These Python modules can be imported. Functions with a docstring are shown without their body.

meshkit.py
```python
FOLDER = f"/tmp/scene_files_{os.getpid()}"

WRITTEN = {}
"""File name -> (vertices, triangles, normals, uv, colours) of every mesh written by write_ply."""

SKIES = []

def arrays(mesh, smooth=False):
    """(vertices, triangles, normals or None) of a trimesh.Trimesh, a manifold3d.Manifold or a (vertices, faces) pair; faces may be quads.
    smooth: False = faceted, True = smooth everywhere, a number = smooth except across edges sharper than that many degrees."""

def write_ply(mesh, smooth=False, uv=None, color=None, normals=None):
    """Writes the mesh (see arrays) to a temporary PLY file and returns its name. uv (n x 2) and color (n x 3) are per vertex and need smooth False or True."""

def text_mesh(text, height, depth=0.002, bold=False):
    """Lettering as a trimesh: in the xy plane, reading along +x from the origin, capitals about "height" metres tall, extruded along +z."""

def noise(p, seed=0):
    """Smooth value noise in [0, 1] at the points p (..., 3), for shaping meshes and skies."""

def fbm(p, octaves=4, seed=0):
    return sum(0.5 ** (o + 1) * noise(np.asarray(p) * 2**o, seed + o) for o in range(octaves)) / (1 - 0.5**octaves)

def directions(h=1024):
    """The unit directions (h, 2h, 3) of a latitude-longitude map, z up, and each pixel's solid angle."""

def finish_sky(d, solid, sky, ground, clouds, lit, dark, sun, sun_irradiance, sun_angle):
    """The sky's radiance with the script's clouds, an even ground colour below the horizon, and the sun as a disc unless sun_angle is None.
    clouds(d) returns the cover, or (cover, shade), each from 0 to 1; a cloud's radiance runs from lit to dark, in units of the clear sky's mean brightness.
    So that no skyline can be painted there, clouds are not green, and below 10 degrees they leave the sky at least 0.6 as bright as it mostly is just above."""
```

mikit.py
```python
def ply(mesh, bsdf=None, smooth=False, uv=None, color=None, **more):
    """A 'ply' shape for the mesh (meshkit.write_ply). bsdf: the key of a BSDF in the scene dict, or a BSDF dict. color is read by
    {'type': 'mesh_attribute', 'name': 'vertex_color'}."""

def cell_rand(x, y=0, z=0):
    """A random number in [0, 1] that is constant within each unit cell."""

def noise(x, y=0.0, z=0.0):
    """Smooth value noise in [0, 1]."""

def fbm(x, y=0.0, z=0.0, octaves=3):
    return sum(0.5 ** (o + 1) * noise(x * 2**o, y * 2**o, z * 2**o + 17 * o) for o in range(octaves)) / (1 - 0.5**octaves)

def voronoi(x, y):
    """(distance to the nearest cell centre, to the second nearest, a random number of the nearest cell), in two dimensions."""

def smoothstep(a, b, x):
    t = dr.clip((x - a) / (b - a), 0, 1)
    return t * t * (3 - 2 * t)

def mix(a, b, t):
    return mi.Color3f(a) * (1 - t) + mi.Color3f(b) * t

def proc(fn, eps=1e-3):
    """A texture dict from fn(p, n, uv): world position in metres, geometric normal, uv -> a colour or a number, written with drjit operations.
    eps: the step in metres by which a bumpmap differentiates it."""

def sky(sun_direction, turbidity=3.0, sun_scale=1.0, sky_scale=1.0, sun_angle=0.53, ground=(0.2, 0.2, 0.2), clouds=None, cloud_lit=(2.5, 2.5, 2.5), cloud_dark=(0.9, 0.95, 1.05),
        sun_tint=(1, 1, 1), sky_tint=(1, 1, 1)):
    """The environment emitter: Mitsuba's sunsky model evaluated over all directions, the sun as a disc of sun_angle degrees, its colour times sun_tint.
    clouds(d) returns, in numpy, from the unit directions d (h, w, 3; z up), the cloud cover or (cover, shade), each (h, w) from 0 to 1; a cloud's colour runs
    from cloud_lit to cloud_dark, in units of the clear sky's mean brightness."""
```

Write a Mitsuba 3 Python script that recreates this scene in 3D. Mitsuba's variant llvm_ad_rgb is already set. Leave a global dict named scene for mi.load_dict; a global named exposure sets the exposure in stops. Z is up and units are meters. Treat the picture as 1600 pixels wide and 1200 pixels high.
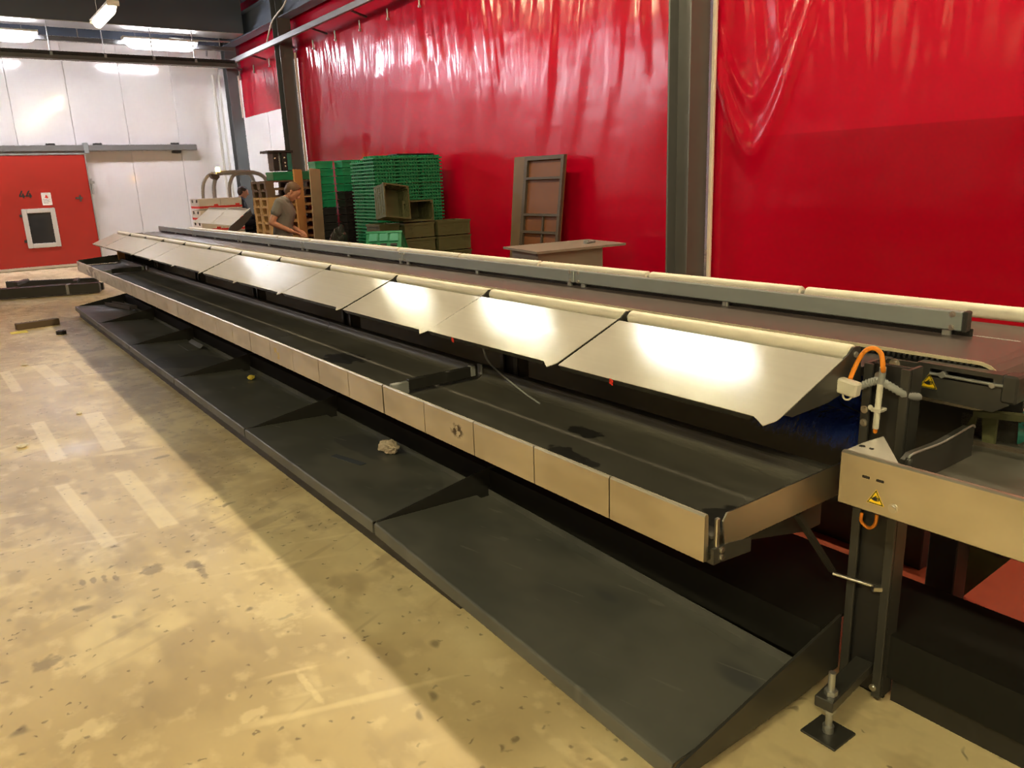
import math, random
import numpy as np
import trimesh
import shapely.geometry as sg
import manifold3d as m3
import drjit as dr
import mitsuba as mi
import mikit, meshkit
from mikit import noise, fbm, voronoi, smoothstep, mix, proc, cell_rand

T = mi.ScalarTransform4f
random.seed(7)
RNG = np.random.default_rng(7)
scene, labels = {}, {}

# ------------------------------------------------------------------ camera, lights, exposure
EYE = np.array([0.0, 0.0, 1.6])
YAW, PITCH, ROLL, FOCAL = 0.62333, 0.259649, -0.0393171, 1206.2
_f = np.array([math.sin(YAW) * math.cos(PITCH), math.cos(YAW) * math.cos(PITCH), -math.sin(PITCH)])
_r0 = np.array([math.cos(YAW), -math.sin(YAW), 0.0])
_u0 = np.cross(_r0, _f)
_up = -math.sin(ROLL) * _r0 + math.cos(ROLL) * _u0
scene['camera'] = {'type': 'perspective', 'fov': math.degrees(2 * math.atan(800 / FOCAL)), 'fov_axis': 'x',
                   'near_clip': 0.05, 'far_clip': 100.0,
                   'to_world': T().look_at(origin=EYE.tolist(), target=(EYE + _f).tolist(), up=_up.tolist())}
exposure = 0.0
WARM, STRAW = np.array([1.0, 0.80, 0.48]), np.array([1.0, 0.86, 0.45])
SOFT, COOL = np.array([0.97, 0.93, 1.0]), np.array([0.88, 0.94, 1.0])
P_ROW, P_SIDE, P_BACK, P_YARD = 98.0, 205.0, 86.0, 230.0
# tube lights: (x, y, z, runs along, colour * power, in a row)
LIGHTS = [(4.0, y, 4.7, 'y', WARM * P_ROW, 'near') for y in (-0.9, 2.1, 5.1, 8.1, 11.1)]
LIGHTS += [(-2.8, y, 4.7, 'y', STRAW * P_SIDE, 'side') for y in (-1.9, 0.4)]
LIGHTS += [(-3.0, y, 4.7, 'y', STRAW * 26.0, 'side') for y in (7.0, 12.0)]
LIGHTS += [(x, 19.1, 4.79, 'x', SOFT * P_BACK, 'back') for x in (4.67, 1.58, -1.5, -4.6)]
LIGHTS += [(2.68, 14.1, 4.3, 'y', WARM * 6.0, 'single')]
LIGHTS += [(x, 19.1, 4.79, 'x', COOL * P_YARD, 'yard') for x in (7.75, 10.8)]

# ------------------------------------------------------------------ helpers
def nth(i):
    return ('topmost', 'second from the top', 'third from the top')[i] if i < 3 else f'{i + 1}th from the top'

def number(base):
    if base not in scene and not any(k.startswith(base + '__') for k in scene) and base not in labels:
        return base
    n = 1
    while True:
        k = f'{base}_{n:03d}'
        if k not in scene and k not in labels and not any(q.startswith(k + '__') for q in scene):
            return k
        n += 1

def thing(name, label, category, group=None):
    k = number(name)
    labels[k] = {'label': label, 'category': category}
    if group:
        labels[k]['group'] = group
    return k

def struct(name, label, category=None):
    labels[name] = {'label': label, 'kind': 'structure'}
    if category:
        labels[name]['category'] = category
    return name

_count = {}
def part(parent, name, mesh, mat, smooth=False, label=None, world=None, kind=None, **more):
    """one entry under its holder; mesh may be a ready ply dict"""
    base = f'{parent}__{name}'
    n = _count.get(base, 0)
    _count[base] = n + 1
    k = base if n == 0 else f'{base}_{n:03d}'
    d = dict(mesh) if isinstance(mesh, dict) else mikit.ply(mesh, mat, smooth=smooth, **more)
    if world is not None:
        d['to_world'] = world
    scene[k] = d
    if label or kind:
        labels[k] = {}
        if label:
            labels[k]['label'] = label
        if kind:
            labels[k]['kind'] = kind
    return k

def single(name, mesh, mat, label, category, group=None, smooth=False, world=None, **more):
    k = thing(name, label, category, group)
    d = dict(mesh) if isinstance(mesh, dict) else mikit.ply(mesh, mat, smooth=smooth, **more)
    if world is not None:
        d['to_world'] = world
    scene[k] = d
    return k

def cat(*ms):
    out = []
    for m in ms:
        out += list(m) if isinstance(m, (list, tuple)) else [m]
    return trimesh.util.concatenate(out)

def box(x0, x1, y0, y1, z0, z1, ch=0.0):
    c = np.array([(x0 + x1) / 2, (y0 + y1) / 2, (z0 + z1) / 2])
    h = np.abs(np.array([x1 - x0, y1 - y0, z1 - z0])) / 2
    if ch <= 0:
        m = trimesh.creation.box(extents=2 * h)
        m.apply_translation(c)
        return m
    ch = min(ch, h.min() * 0.9)
    pts = []
    for s in np.ndindex(2, 2, 2):
        s = np.array(s) * 2 - 1
        for a in range(3):
            q = h - ch
            q[a] = h[a]
            pts.append(s * q)
    m = trimesh.convex.convex_hull(np.array(pts))
    m.apply_translation(c)
    return m

def fixn(m):
    if m.volume < 0:
        m.invert()
    return m

def prism_y(poly, y0, y1):
    """polygon in (x, z), run along y"""
    m = trimesh.creation.extrude_polygon(sg.Polygon(poly) if not isinstance(poly, sg.Polygon) else poly, abs(y1 - y0), engine='earcut')
    v = np.array(m.vertices)
    m.vertices = np.stack([v[:, 0], min(y0, y1) + v[:, 2], v[:, 1]], 1)
    return fixn(m)

def prism_x(poly, x0, x1):
    """polygon in (y, z), run along x"""
    m = trimesh.creation.extrude_polygon(sg.Polygon(poly) if not isinstance(poly, sg.Polygon) else poly, abs(x1 - x0), engine='earcut')
    v = np.array(m.vertices)
    m.vertices = np.stack([min(x0, x1) + v[:, 2], v[:, 0], v[:, 1]], 1)
    return fixn(m)

def prism_z(poly, z0, z1):
    m = trimesh.creation.extrude_polygon(sg.Polygon(poly) if not isinstance(poly, sg.Polygon) else poly, abs(z1 - z0), engine='earcut')
    m.apply_translation([0, 0, min(z0, z1)])
    return fixn(m)

def cyl(p0, p1, r, n=20):
    m = trimesh.creation.cylinder(radius=r, segment=[p0, p1], sections=n)
    return m

def bezier(pts, n=8):
    """smooth Catmull-Rom path through the points"""
    p = np.asarray(pts, float)
    p = np.vstack([2 * p[0] - p[1], p, 2 * p[-1] - p[-2]])
    out = []
    for i in range(1, len(p) - 2):
        for t in np.linspace(0, 1, n, endpoint=False):
            a, b, c, d = p[i - 1], p[i], p[i + 1], p[i + 2]
            out.append(0.5 * (2 * b + (c - a) * t + (2 * a - 5 * b + 4 * c - d) * t * t + (3 * b - a - 3 * c + d) * t ** 3))
    out.append(p[-2])
    return np.array(out)

def tube(path, r, n=10, curve=6):
    p = bezier(path, curve) if curve else np.asarray(path, float)
    r = np.broadcast_to(r, len(p)) if np.ndim(r) == 0 else np.interp(np.linspace(0, 1, len(p)), np.linspace(0, 1, len(r)), r)
    t = np.gradient(p, axis=0)
    t /= np.linalg.norm(t, axis=1, keepdims=True)
    u = np.cross(t[0], [0.31, 0.2, 0.93])
    u /= np.linalg.norm(u)
    V, F = [], []
    for i in range(len(p)):
        u = u - t[i] * (u @ t[i])
        u /= np.linalg.norm(u)
        w = np.cross(t[i], u)
        a = np.arange(n) * 2 * np.pi / n
        V.append(p[i] + r[i] * (np.cos(a)[:, None] * u + np.sin(a)[:, None] * w))
        if i:
            b = (i - 1) * n
            for k in range(n):
                k2 = (k + 1) % n
                F += [[b + k, b + k2, b + n + k2], [b + k, b + n + k2, b + n + k]]
    V = np.vstack(V + [[p[0]], [p[-1]]])
    e = len(p) * n
    for k in range(n):
        k2 = (k + 1) % n
        F += [[e, k2, k], [e + 1, e - n + k, e - n + k2]]
    return fixn(trimesh.Trimesh(V, F, process=False))

def bar(p0, p1, w, h, up=(0, 0, 1), ch=0.0):
    """rectangular bar from p0 to p1"""
    p0, p1 = np.asarray(p0, float), np.asarray(p1, float)
    d = p1 - p0
    L = np.linalg.norm(d)
    d /= L
    s = np.cross(d, up)
    s /= np.linalg.norm(s)
    u = np.cross(s, d)
    m = box(-L / 2, L / 2, -w / 2, w / 2, -h / 2, h / 2, ch)
    M = np.eye(4)
    M[:3, 0], M[:3, 1], M[:3, 2], M[:3, 3] = d, np.cross(u, d), u, (p0 + p1) / 2
    m.apply_transform(M)
    return fixn(m)

def bolt(p, axis, r=0.008, h=0.006):
    p, axis = np.asarray(p, float), np.asarray(axis, float)
    return cat(cyl(p, p + axis * h, r, 8), cyl(p, p + axis * h * 0.35, r * 1.6, 16))

# ------------------------------------------------------------------ materials
def mat(key, **k):
    two = k.pop('two', True)
    d = {'type': 'principled'}
    for a, v in k.items():
        if a == 'base_color' and not isinstance(v, dict):
            v = {'type': 'rgb', 'value': list(v)}
        d[a] = v
    scene[key] = {'type': 'twosided', 'bsdf': d} if two else d
    return key

def rgbmat(key, c, rough=0.5, metal=0.0, spec=0.5, **k):
    return mat(key, base_color=c, roughness=rough, metallic=metal, specular=spec, **k)

STRIPES = [((0.30, 6.48), (0.39, 6.48), (0.39, 5.41), (0.32, 5.42)), ((0.64, 6.46), (0.76, 6.41), (0.73, 5.42), (0.62, 5.39)),
           ((0.24, 8.6), (0.30, 8.7), (0.36, 7.75), (0.27, 7.69)), ((0.51, 8.78), (0.62, 8.75), (0.70, 7.65), (0.59, 7.70)),
           ((0.85, 8.68), (0.95, 8.69), (0.95, 7.95), (0.88, 7.89)), ((0.28, 4.90), (0.35, 4.88), (0.41, 3.84), (0.36, 3.87)),
           ((0.59, 4.89), (0.68, 4.88), (0.70, 4.07), (0.62, 3.89))]

MARKS = [(0.49, 3.45, 0.05, 0.07, 1), (0.65, 3.37, 0.045, 0.05, 1), (0.66, 3.30, 0.02, 0.10, 1), (0.23, 3.52, 0.014, 0.05, 1), (0.27, 3.51, 0.014, 0.05, 1), (0.31, 3.49, 0.014, 0.05, 1), (0.35, 3.47, 0.014, 0.045, 1), (0.03, 2.95, 0.06, 0.05, 1),
         (0.72, 2.22, 0.014, 0.13, 0), (0.53, 2.20, 0.06, 0.035, 0), (0.80, 2.75, 0.10, 0.16, 0), (0.10, 2.45, 0.10, 0.06, 0)]

def floor_color(p, n, uv):
    x, y = p.x, p.y
    a = fbm(x * 0.55 + 3, y * 0.5, 0.3, 4)
    b = fbm(x * 3.1, y * 2.4 + 7, 1.7, 4)
    c = fbm(x * 9, y * 5 + 3, 4.2, 3)
    col = mix((0.52, 0.405, 0.225), (0.70, 0.575, 0.345), smoothstep(0.35, 0.65, a))
    col = mix(col, (0.80, 0.68, 0.42), 0.6 * smoothstep(0.52, 0.72, b))
    col = mix(col, (0.36, 0.270, 0.15), 0.65 * smoothstep(0.50, 0.72, fbm(x * 1.7 + 9, y * 1.2, 2.2, 4)))
    col = mix(col, (0.38, 0.285, 0.165), 0.5 * smoothstep(0.52, 0.72, c))
    e2 = fbm(x * 2.0 + y * 0.8, y * 14 - x * 6, 5.5, 3)
    col = mix(col, (0.40, 0.30, 0.18), 0.40 * smoothstep(0.58, 0.74, e2) * smoothstep(0.4, 0.6, b))
    e3 = fbm(x * 1.4 + 4, y * 10 + x * 3, 8.5, 3)
    col = mix(col, (0.82, 0.70, 0.45), 0.40 * smoothstep(0.62, 0.76, e3))
    for q in STRIPES:
        x0, x1, y0, y1 = (q[0][0] + q[3][0]) / 2, (q[1][0] + q[2][0]) / 2, min(q[2][1], q[3][1]), max(q[0][1], q[1][1])
        k = (q[3][0] - q[0][0]) / (y0 - y1)
        xs = x - k * (y - (y0 + y1) / 2)
        w = smoothstep(x0 - 0.012, x0 + 0.004, xs) * (1 - smoothstep(x1 - 0.004, x1 + 0.012, xs)) * smoothstep(y0 - 0.02, y0 + 0.01, y) * (1 - smoothstep(y1 - 0.01, y1 + 0.02, y))
        col = mix(col, (0.86, 0.75, 0.52), 0.62 * w * (0.6 + 0.4 * b))
    # worn dark prints and specks
    for s, lo, size in ((3.6, 0.86, 0.07), (9.0, 0.86, 0.10), (21.0, 0.80, 0.13)):
        wx = x * s + 0.9 * fbm(x * s * 2.3, y * s * 2.3, s, 2)
        d, e, r = voronoi(wx, y * s * 0.8)
        col = mix(col, (0.13, 0.09, 0.05), 0.62 * (1 - smoothstep(size * 0.4, size * (0.5 + r), d)) * smoothstep(lo, lo + 0.04, r))
    f4 = fbm(x * 15, y * 11, 7.7, 3)
    col = mix(col, (0.42, 0.32, 0.19), 0.35 * smoothstep(0.52, 0.70, f4) * smoothstep(0.40, 0.62, fbm(x * 2.2, y * 2.0, 3.3, 2)))
    col = mix(col, (0.84, 0.72, 0.47), 0.28 * smoothstep(0.55, 0.80, fbm(x * 16 + 5, y * 12, 1.1, 4)))
    # torn print marks and pale drips
    for (cx, cy, sx, sy, dark) in MARKS:
        e = dr.sqrt(dr.square((x - cx) / sx) + dr.square((y - cy) / sy)) + 1.1 * (fbm(x * 38, y * 38, 4.0, 3) - 0.5)
        col = mix(col, (0.20, 0.145, 0.09) if dark else (0.88, 0.76, 0.50), (0.6 if dark else 0.3) * (1 - smoothstep(0.45, 1.05, e)))
    # tyre sweeps and the saw-cut joint
    rr = dr.sqrt(dr.square(x - 2.6) + dr.square(y - 8.2))
    col = mix(col, (0.24, 0.18, 0.11), 0.35 * (1 - smoothstep(0.03, 0.14, dr.abs(rr - 3.7))) * smoothstep(0.35, 0.7, b))
    rr = dr.sqrt(dr.square(x + 3.0) + dr.square(y - 3.4))
    col = mix(col, (0.25, 0.19, 0.12), 0.22 * (1 - smoothstep(0.05, 0.2, dr.abs(rr - 3.35))) * smoothstep(0.35, 0.7, c))
    jl = (1 - smoothstep(0.006, 0.014, dr.abs(y - 8.16 + 0.21 * x))) * smoothstep(0.5, 0.56, x)
    col = mix(col, (0.2, 0.15, 0.09), 0.6 * jl)
    # red zone of the floor behind the machine
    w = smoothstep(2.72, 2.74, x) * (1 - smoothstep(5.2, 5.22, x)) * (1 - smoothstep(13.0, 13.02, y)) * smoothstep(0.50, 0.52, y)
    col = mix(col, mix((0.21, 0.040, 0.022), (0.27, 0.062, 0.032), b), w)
    return col

def floor_rough(p, n, uv):
    return 0.30 + 0.20 * fbm(p.x * 2.5, p.y * 2.5, 0.0, 3)

mat('mat_floor', base_color=proc(floor_color), roughness=proc(floor_rough), specular=0.5)

def wall_color(p, n, uv):
    d = fbm(p.x * 0.8, p.y * 0.8, p.z * 0.6, 3)
    c = mix((0.84, 0.82, 0.83), (0.78, 0.76, 0.77), smoothstep(0.4, 0.75, d))
    rib = smoothstep(0.35, 0.5, dr.abs(p.x * 12 - dr.floor(p.x * 12) - 0.5))
    return mix(c, (0.66, 0.65, 0.65), 0.06 * rib)
mat('mat_wall', base_color=proc(wall_color), roughness=0.10, specular=0.5)
rgbmat('mat_wall_dull', (0.42, 0.40, 0.37), 0.8)
rgbmat('mat_ceiling', (0.080, 0.105, 0.145), 0.75)
rgbmat('mat_beam', (0.105, 0.138, 0.185), 0.5)
rgbmat('mat_column', (0.085, 0.09, 0.092), 0.42)
rgbmat('mat_white_strip', (0.72, 0.67, 0.58), 0.45)

def red_color(p, n, uv):
    d = fbm(p.y * 1.3, p.z * 1.1, 3.0, 3)
    c = mix((0.43, 0.0008, 0.020), (0.37, 0.0008, 0.017), d)
    # darker lower zone painted in for a dark reflection on the sheet, fading along y
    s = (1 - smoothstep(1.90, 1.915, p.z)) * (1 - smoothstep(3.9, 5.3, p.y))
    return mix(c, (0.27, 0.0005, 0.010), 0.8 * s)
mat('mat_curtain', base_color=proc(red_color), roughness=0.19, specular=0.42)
def door_color(p, n, uv):
    return mix((0.37, 0.016, 0.010), (0.33, 0.014, 0.009), fbm(p.x * 2, p.z * 2, 1.0, 3))
mat('mat_door', base_color=proc(door_color), roughness=0.4, specular=0.5)

def flap_rough(p, n, uv):
    return 0.12 + 0.07 * fbm(p.x * 7, p.y * 5, 2.0, 3) + 0.04 * noise(p.x * 220, p.y * 3.0, 0.0)
def flap_color(p, n, uv):
    s = fbm(p.x * 90, p.y * 2.5, 4.0, 2)
    return mix((0.74, 0.72, 0.68), (0.66, 0.64, 0.60), s)
scene['mat_flap'] = {'type': 'twosided', 'bsdf': {'type': 'blendbsdf', 'weight': 0.62,
    'a': {'type': 'principled', 'base_color': proc(flap_color), 'roughness': proc(flap_rough), 'metallic': 1.0},
    'b': {'type': 'principled', 'base_color': {'type': 'rgb', 'value': [0.54, 0.51, 0.48]}, 'roughness': 0.8, 'metallic': 0.0, 'specular': 0.2}}}
def fascia_color(p, n, uv):
    d = fbm(p.y * 4, p.z * 9, 1.0, 3)
    c = mix((0.66, 0.62, 0.54), (0.56, 0.52, 0.44), smoothstep(0.35, 0.7, d))
    e = dr.sqrt(dr.square((p.y - 2.385) / 0.05) + dr.square((p.z - 0.688) / 0.032))
    c = mix(c, (0.10, 0.08, 0.06), (1 - smoothstep(0.55, 1.1, e)) * smoothstep(0.42, 0.55, fbm(p.y * 60, p.z * 60, 3.0, 3)))
    e = dr.maximum(dr.abs(p.y - 4.32) / 0.045, dr.abs(p.z - 0.68) / 0.034)
    c = mix(c, (0.62, 0.50, 0.20), (1 - smoothstep(0.8, 1.0, e)) * smoothstep(0.38, 0.5, fbm(p.y * 30, p.z * 30, 6.0, 2)))
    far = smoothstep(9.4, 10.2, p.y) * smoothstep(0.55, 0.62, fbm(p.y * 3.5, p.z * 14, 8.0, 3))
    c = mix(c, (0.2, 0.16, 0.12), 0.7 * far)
    return c
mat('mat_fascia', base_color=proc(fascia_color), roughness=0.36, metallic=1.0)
rgbmat('mat_steel', (0.62, 0.60, 0.56), 0.3, 1.0)
rgbmat('mat_lip', (0.30, 0.29, 0.26), 0.3, 1.0)  # flap steel, darkened in colour for the dark reflection in the lips
rgbmat('mat_zinc', (0.45, 0.46, 0.46), 0.42, 0.85)
rgbmat('mat_track', (0.15, 0.15, 0.145), 0.5)
rgbmat('mat_galv', (0.20, 0.205, 0.21), 0.5, 0.6)
rgbmat('mat_alu', (0.33, 0.37, 0.385), 0.45, 0.6)

def tray_color(p, n, uv):
    a = fbm(p.x * 3, p.y * 2.2, 1.0, 4)
    c = mix((0.070, 0.074, 0.072), (0.098, 0.100, 0.095), smoothstep(0.35, 0.7, a))
    c = mix(c, (0.055, 0.058, 0.066), 0.8 * smoothstep(0.66, 0.70, fbm(p.x * 2.6 + 4, p.y * 1.6 + 1.5, 6.0, 3)))
    sc = noise(p.x * 40 + p.y * 11, p.y * 6 - p.x * 4, 2.0)
    c = mix(c, (0.20, 0.195, 0.18), 0.25 * smoothstep(0.92, 0.98, sc))
    return c
def tray_rough(p, n, uv):
    return 0.34 + 0.22 * fbm(p.x * 4, p.y * 3, 5.0, 3)
mat('mat_tray', base_color=proc(tray_color), roughness=proc(tray_rough), specular=0.5)
def deck_color(p, n, uv):
    a = fbm(p.x * 4, p.y * 1.6, 7.0, 4)
    c = mix((0.060, 0.058, 0.052), (0.080, 0.077, 0.068), smoothstep(0.35, 0.7, a))
    for (cx, cy, sx, sy) in ((1.60, 1.90, 0.05, 0.16), (1.69, 3.90, 0.12, 0.20), (1.80, 2.05, 0.05, 0.10), (1.60, 1.24, 0.10, 0.07)):
        e = dr.sqrt(dr.square((p.x - cx) / sx) + dr.square((p.y - cy) / sy)) + 0.9 * (fbm(p.x * 22, p.y * 22, 2.0, 2) - 0.5)
        c = mix(c, (0.008, 0.008, 0.010), 0.85 * (1 - smoothstep(0.7, 0.9, e)))
    return c
mat('mat_deck', base_color=proc(deck_color), roughness=0.42, specular=0.5)
rgbmat('mat_dark', (0.020, 0.020, 0.020), 0.42)
rgbmat('mat_frame', (0.028, 0.028, 0.027), 0.38)
rgbmat('mat_black', (0.010, 0.010, 0.011), 0.5)
rgbmat('mat_pan', (0.013, 0.013, 0.012), 0.8, spec=0.08)
def belt_color(p, n, uv):
    return mix((0.068, 0.052, 0.052), (0.088, 0.070, 0.069), fbm(p.x * 2, p.y * 0.9, 3.0, 3))
mat('mat_belt', base_color=proc(belt_color), roughness=0.36, specular=0.5)
rgbmat('mat_roller', (0.86, 0.82, 0.72), 0.38)
rgbmat('mat_cream_edge', (0.52, 0.46, 0.34), 0.6)
rgbmat('mat_brush', (0.022, 0.055, 0.30), 0.45)
rgbmat('mat_foil', (0.05, 0.06, 0.085), 0.5)
rgbmat('mat_teal_pale', (0.05, 0.30, 0.21), 0.4)
rgbmat('mat_teal', (0.02, 0.16, 0.14), 0.3)
rgbmat('mat_orange_cable', (0.80, 0.26, 0.02), 0.4)
rgbmat('mat_white_plastic', (0.66, 0.64, 0.58), 0.45)
rgbmat('mat_grey_plastic', (0.24, 0.25, 0.26), 0.5)
rgbmat('mat_sticker', (0.85, 0.60, 0.02), 0.4)
rgbmat('mat_ink', (0.012, 0.011, 0.01), 0.5)
rgbmat('mat_red_tape', (0.62, 0.03, 0.02), 0.5)
rgbmat('mat_paper', (0.80, 0.76, 0.68), 0.8)
rgbmat('mat_tissue', (0.50, 0.42, 0.34), 0.85)
rgbmat('mat_yellow', (0.75, 0.60, 0.10), 0.7)
def wood_color(p, n, uv):
    g = fbm(p.x * 6, p.y * 6, p.z * 14, 3)
    c = mix((0.62, 0.42, 0.20), (0.46, 0.29, 0.13), g)
    return c
mat('mat_wood', base_color=proc(wood_color), roughness=0.7)
def oldwood_color(p, n, uv):
    return mix((0.15, 0.10, 0.062), (0.10, 0.066, 0.040), fbm(p.x * 5, p.y * 5, p.z * 2.2, 4))
mat('mat_oldwood', base_color=proc(oldwood_color), roughness=0.65)
def board_color(p, n, uv):
    return mix((0.28, 0.21, 0.14), (0.36, 0.27, 0.18), smoothstep(0.3, 0.7, fbm(p.x * 3, p.y * 3, p.z * 3, 3)))
mat('mat_board', base_color=proc(board_color), roughness=0.6)
rgbmat('mat_cardboard', (0.52, 0.27, 0.10), 0.8)
rgbmat('mat_ply', (0.14, 0.050, 0.018), 0.6)
rgbmat('mat_angle', (0.062, 0.048, 0.036), 0.6)
rgbmat('mat_green', (0.008, 0.19, 0.085), 0.4)
rgbmat('mat_green_dark', (0.010, 0.13, 0.055), 0.45)
rgbmat('mat_olive', (0.075, 0.080, 0.036), 0.55)
rgbmat('mat_carton', (0.78, 0.72, 0.68), 0.7)
rgbmat('mat_carton_red', (0.70, 0.05, 0.05), 0.6)
rgbmat('mat_truck', (0.30, 0.29, 0.28), 0.4)
rgbmat('mat_table', (0.21, 0.19, 0.165), 0.5)
rgbmat('mat_skin', (0.50, 0.25, 0.165), 0.55)
rgbmat('mat_hair', (0.035, 0.02, 0.013), 0.6)
rgbmat('mat_hair_fair', (0.11, 0.062, 0.032), 0.6)
rgbmat('mat_shirt', (0.17, 0.165, 0.155), 0.85)
rgbmat('mat_trousers', (0.22, 0.215, 0.21), 0.85)
rgbmat('mat_jacket', (0.012, 0.015, 0.024), 0.8)
rgbmat('mat_bulb', (0.9, 0.5, 0.05), 0.3)
rgbmat('mat_window_dark', (0.03, 0.03, 0.028), 0.08)
rgbmat('mat_window_frame', (0.55, 0.52, 0.46), 0.5)
scene['mat_film'] = {'type': 'thindielectric', 'int_ior': 1.3}

# ------------------------------------------------------------------ room
YB, XC = 20.9, 6.65
CEIL = 5.8
struct('floor', 'worn beige concrete floor with pale tape marks and dark scuffs')
scene['floor'] = mikit.ply(box(-8.2, 14.2, -3.2, 21.2, -0.12, 0.0), 'mat_floor')
struct('ceiling', 'dark grey profiled roof deck')
scene['ceiling'] = mikit.ply(cat(box(-8.2, 14.2, -3.2, 21.2, CEIL, CEIL + 0.1), [box(-8.2 + 0.9 * k, -8.0 + 0.9 * k, -3.2, 21.2, CEIL - 0.06, CEIL) for k in range(25)]), 'mat_ceiling')
struct('wall_back', 'tall white insulated wall panels with thin vertical joints')
for k in range(20):
    x1 = 14.37 - 1.1425 * k
    part('wall_back', 'panel', box(x1 - 1.1425 + 0.003, x1 - 0.003, YB, YB + 0.12, 0, CEIL, 0.007), 'mat_wall')
struct('wall_left', 'long white wall with red cold-store doors')
scene['wall_left'] = mikit.ply(box(-8.2, -8.0, -3.2, 21.2, 0, CEIL), 'mat_wall_dull')
struct('wall_right', 'white wall of the hall beyond the red curtains')
scene['wall_right'] = mikit.ply(box(13.0, 13.2, -3.2, 21.2, 0, CEIL), 'mat_wall')
struct('wall_front', 'plain wall behind the camera')
scene['wall_front'] = mikit.ply(box(-8.2, 14.2, -3.2, -3.0, 0, CEIL), 'mat_wall_dull')

# sliding cold-store door in the back wall
d = struct('door_1', 'orange-red sliding cold-store door with number 44 and small window')
part(d, 'leaf', box(-0.35, 3.05, YB - 0.16, YB - 0.05, 0.06, 2.51, 0.012), 'mat_door')
part(d, 'edge_strip', cat(box(3.05, 3.075, YB - 0.165, YB - 0.02, 0.05, 2.53, 0.003)), 'mat_zinc')
part(d, 'top_strip', box(-0.35, 3.07, YB - 0.17, YB - 0.05, 2.512, 2.555, 0.004), 'mat_alu')
part(d, 'bottom_strip', box(-0.35, 3.07, YB - 0.175, YB - 0.05, 0.012, 0.075, 0.004), 'mat_steel')
wf = part(d, 'window_frame', cat(box(1.60, 1.70, YB - 0.20, YB - 0.16, 0.49, 1.36, 0.01), box(2.16, 2.26, YB - 0.20, YB - 0.16, 0.49, 1.36, 0.01),
                            box(1.70, 2.16, YB - 0.20, YB - 0.16, 1.26, 1.36, 0.01), box(1.70, 2.16, YB - 0.20, YB - 0.16, 0.49, 0.59, 0.01)), 'mat_window_frame')
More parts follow.
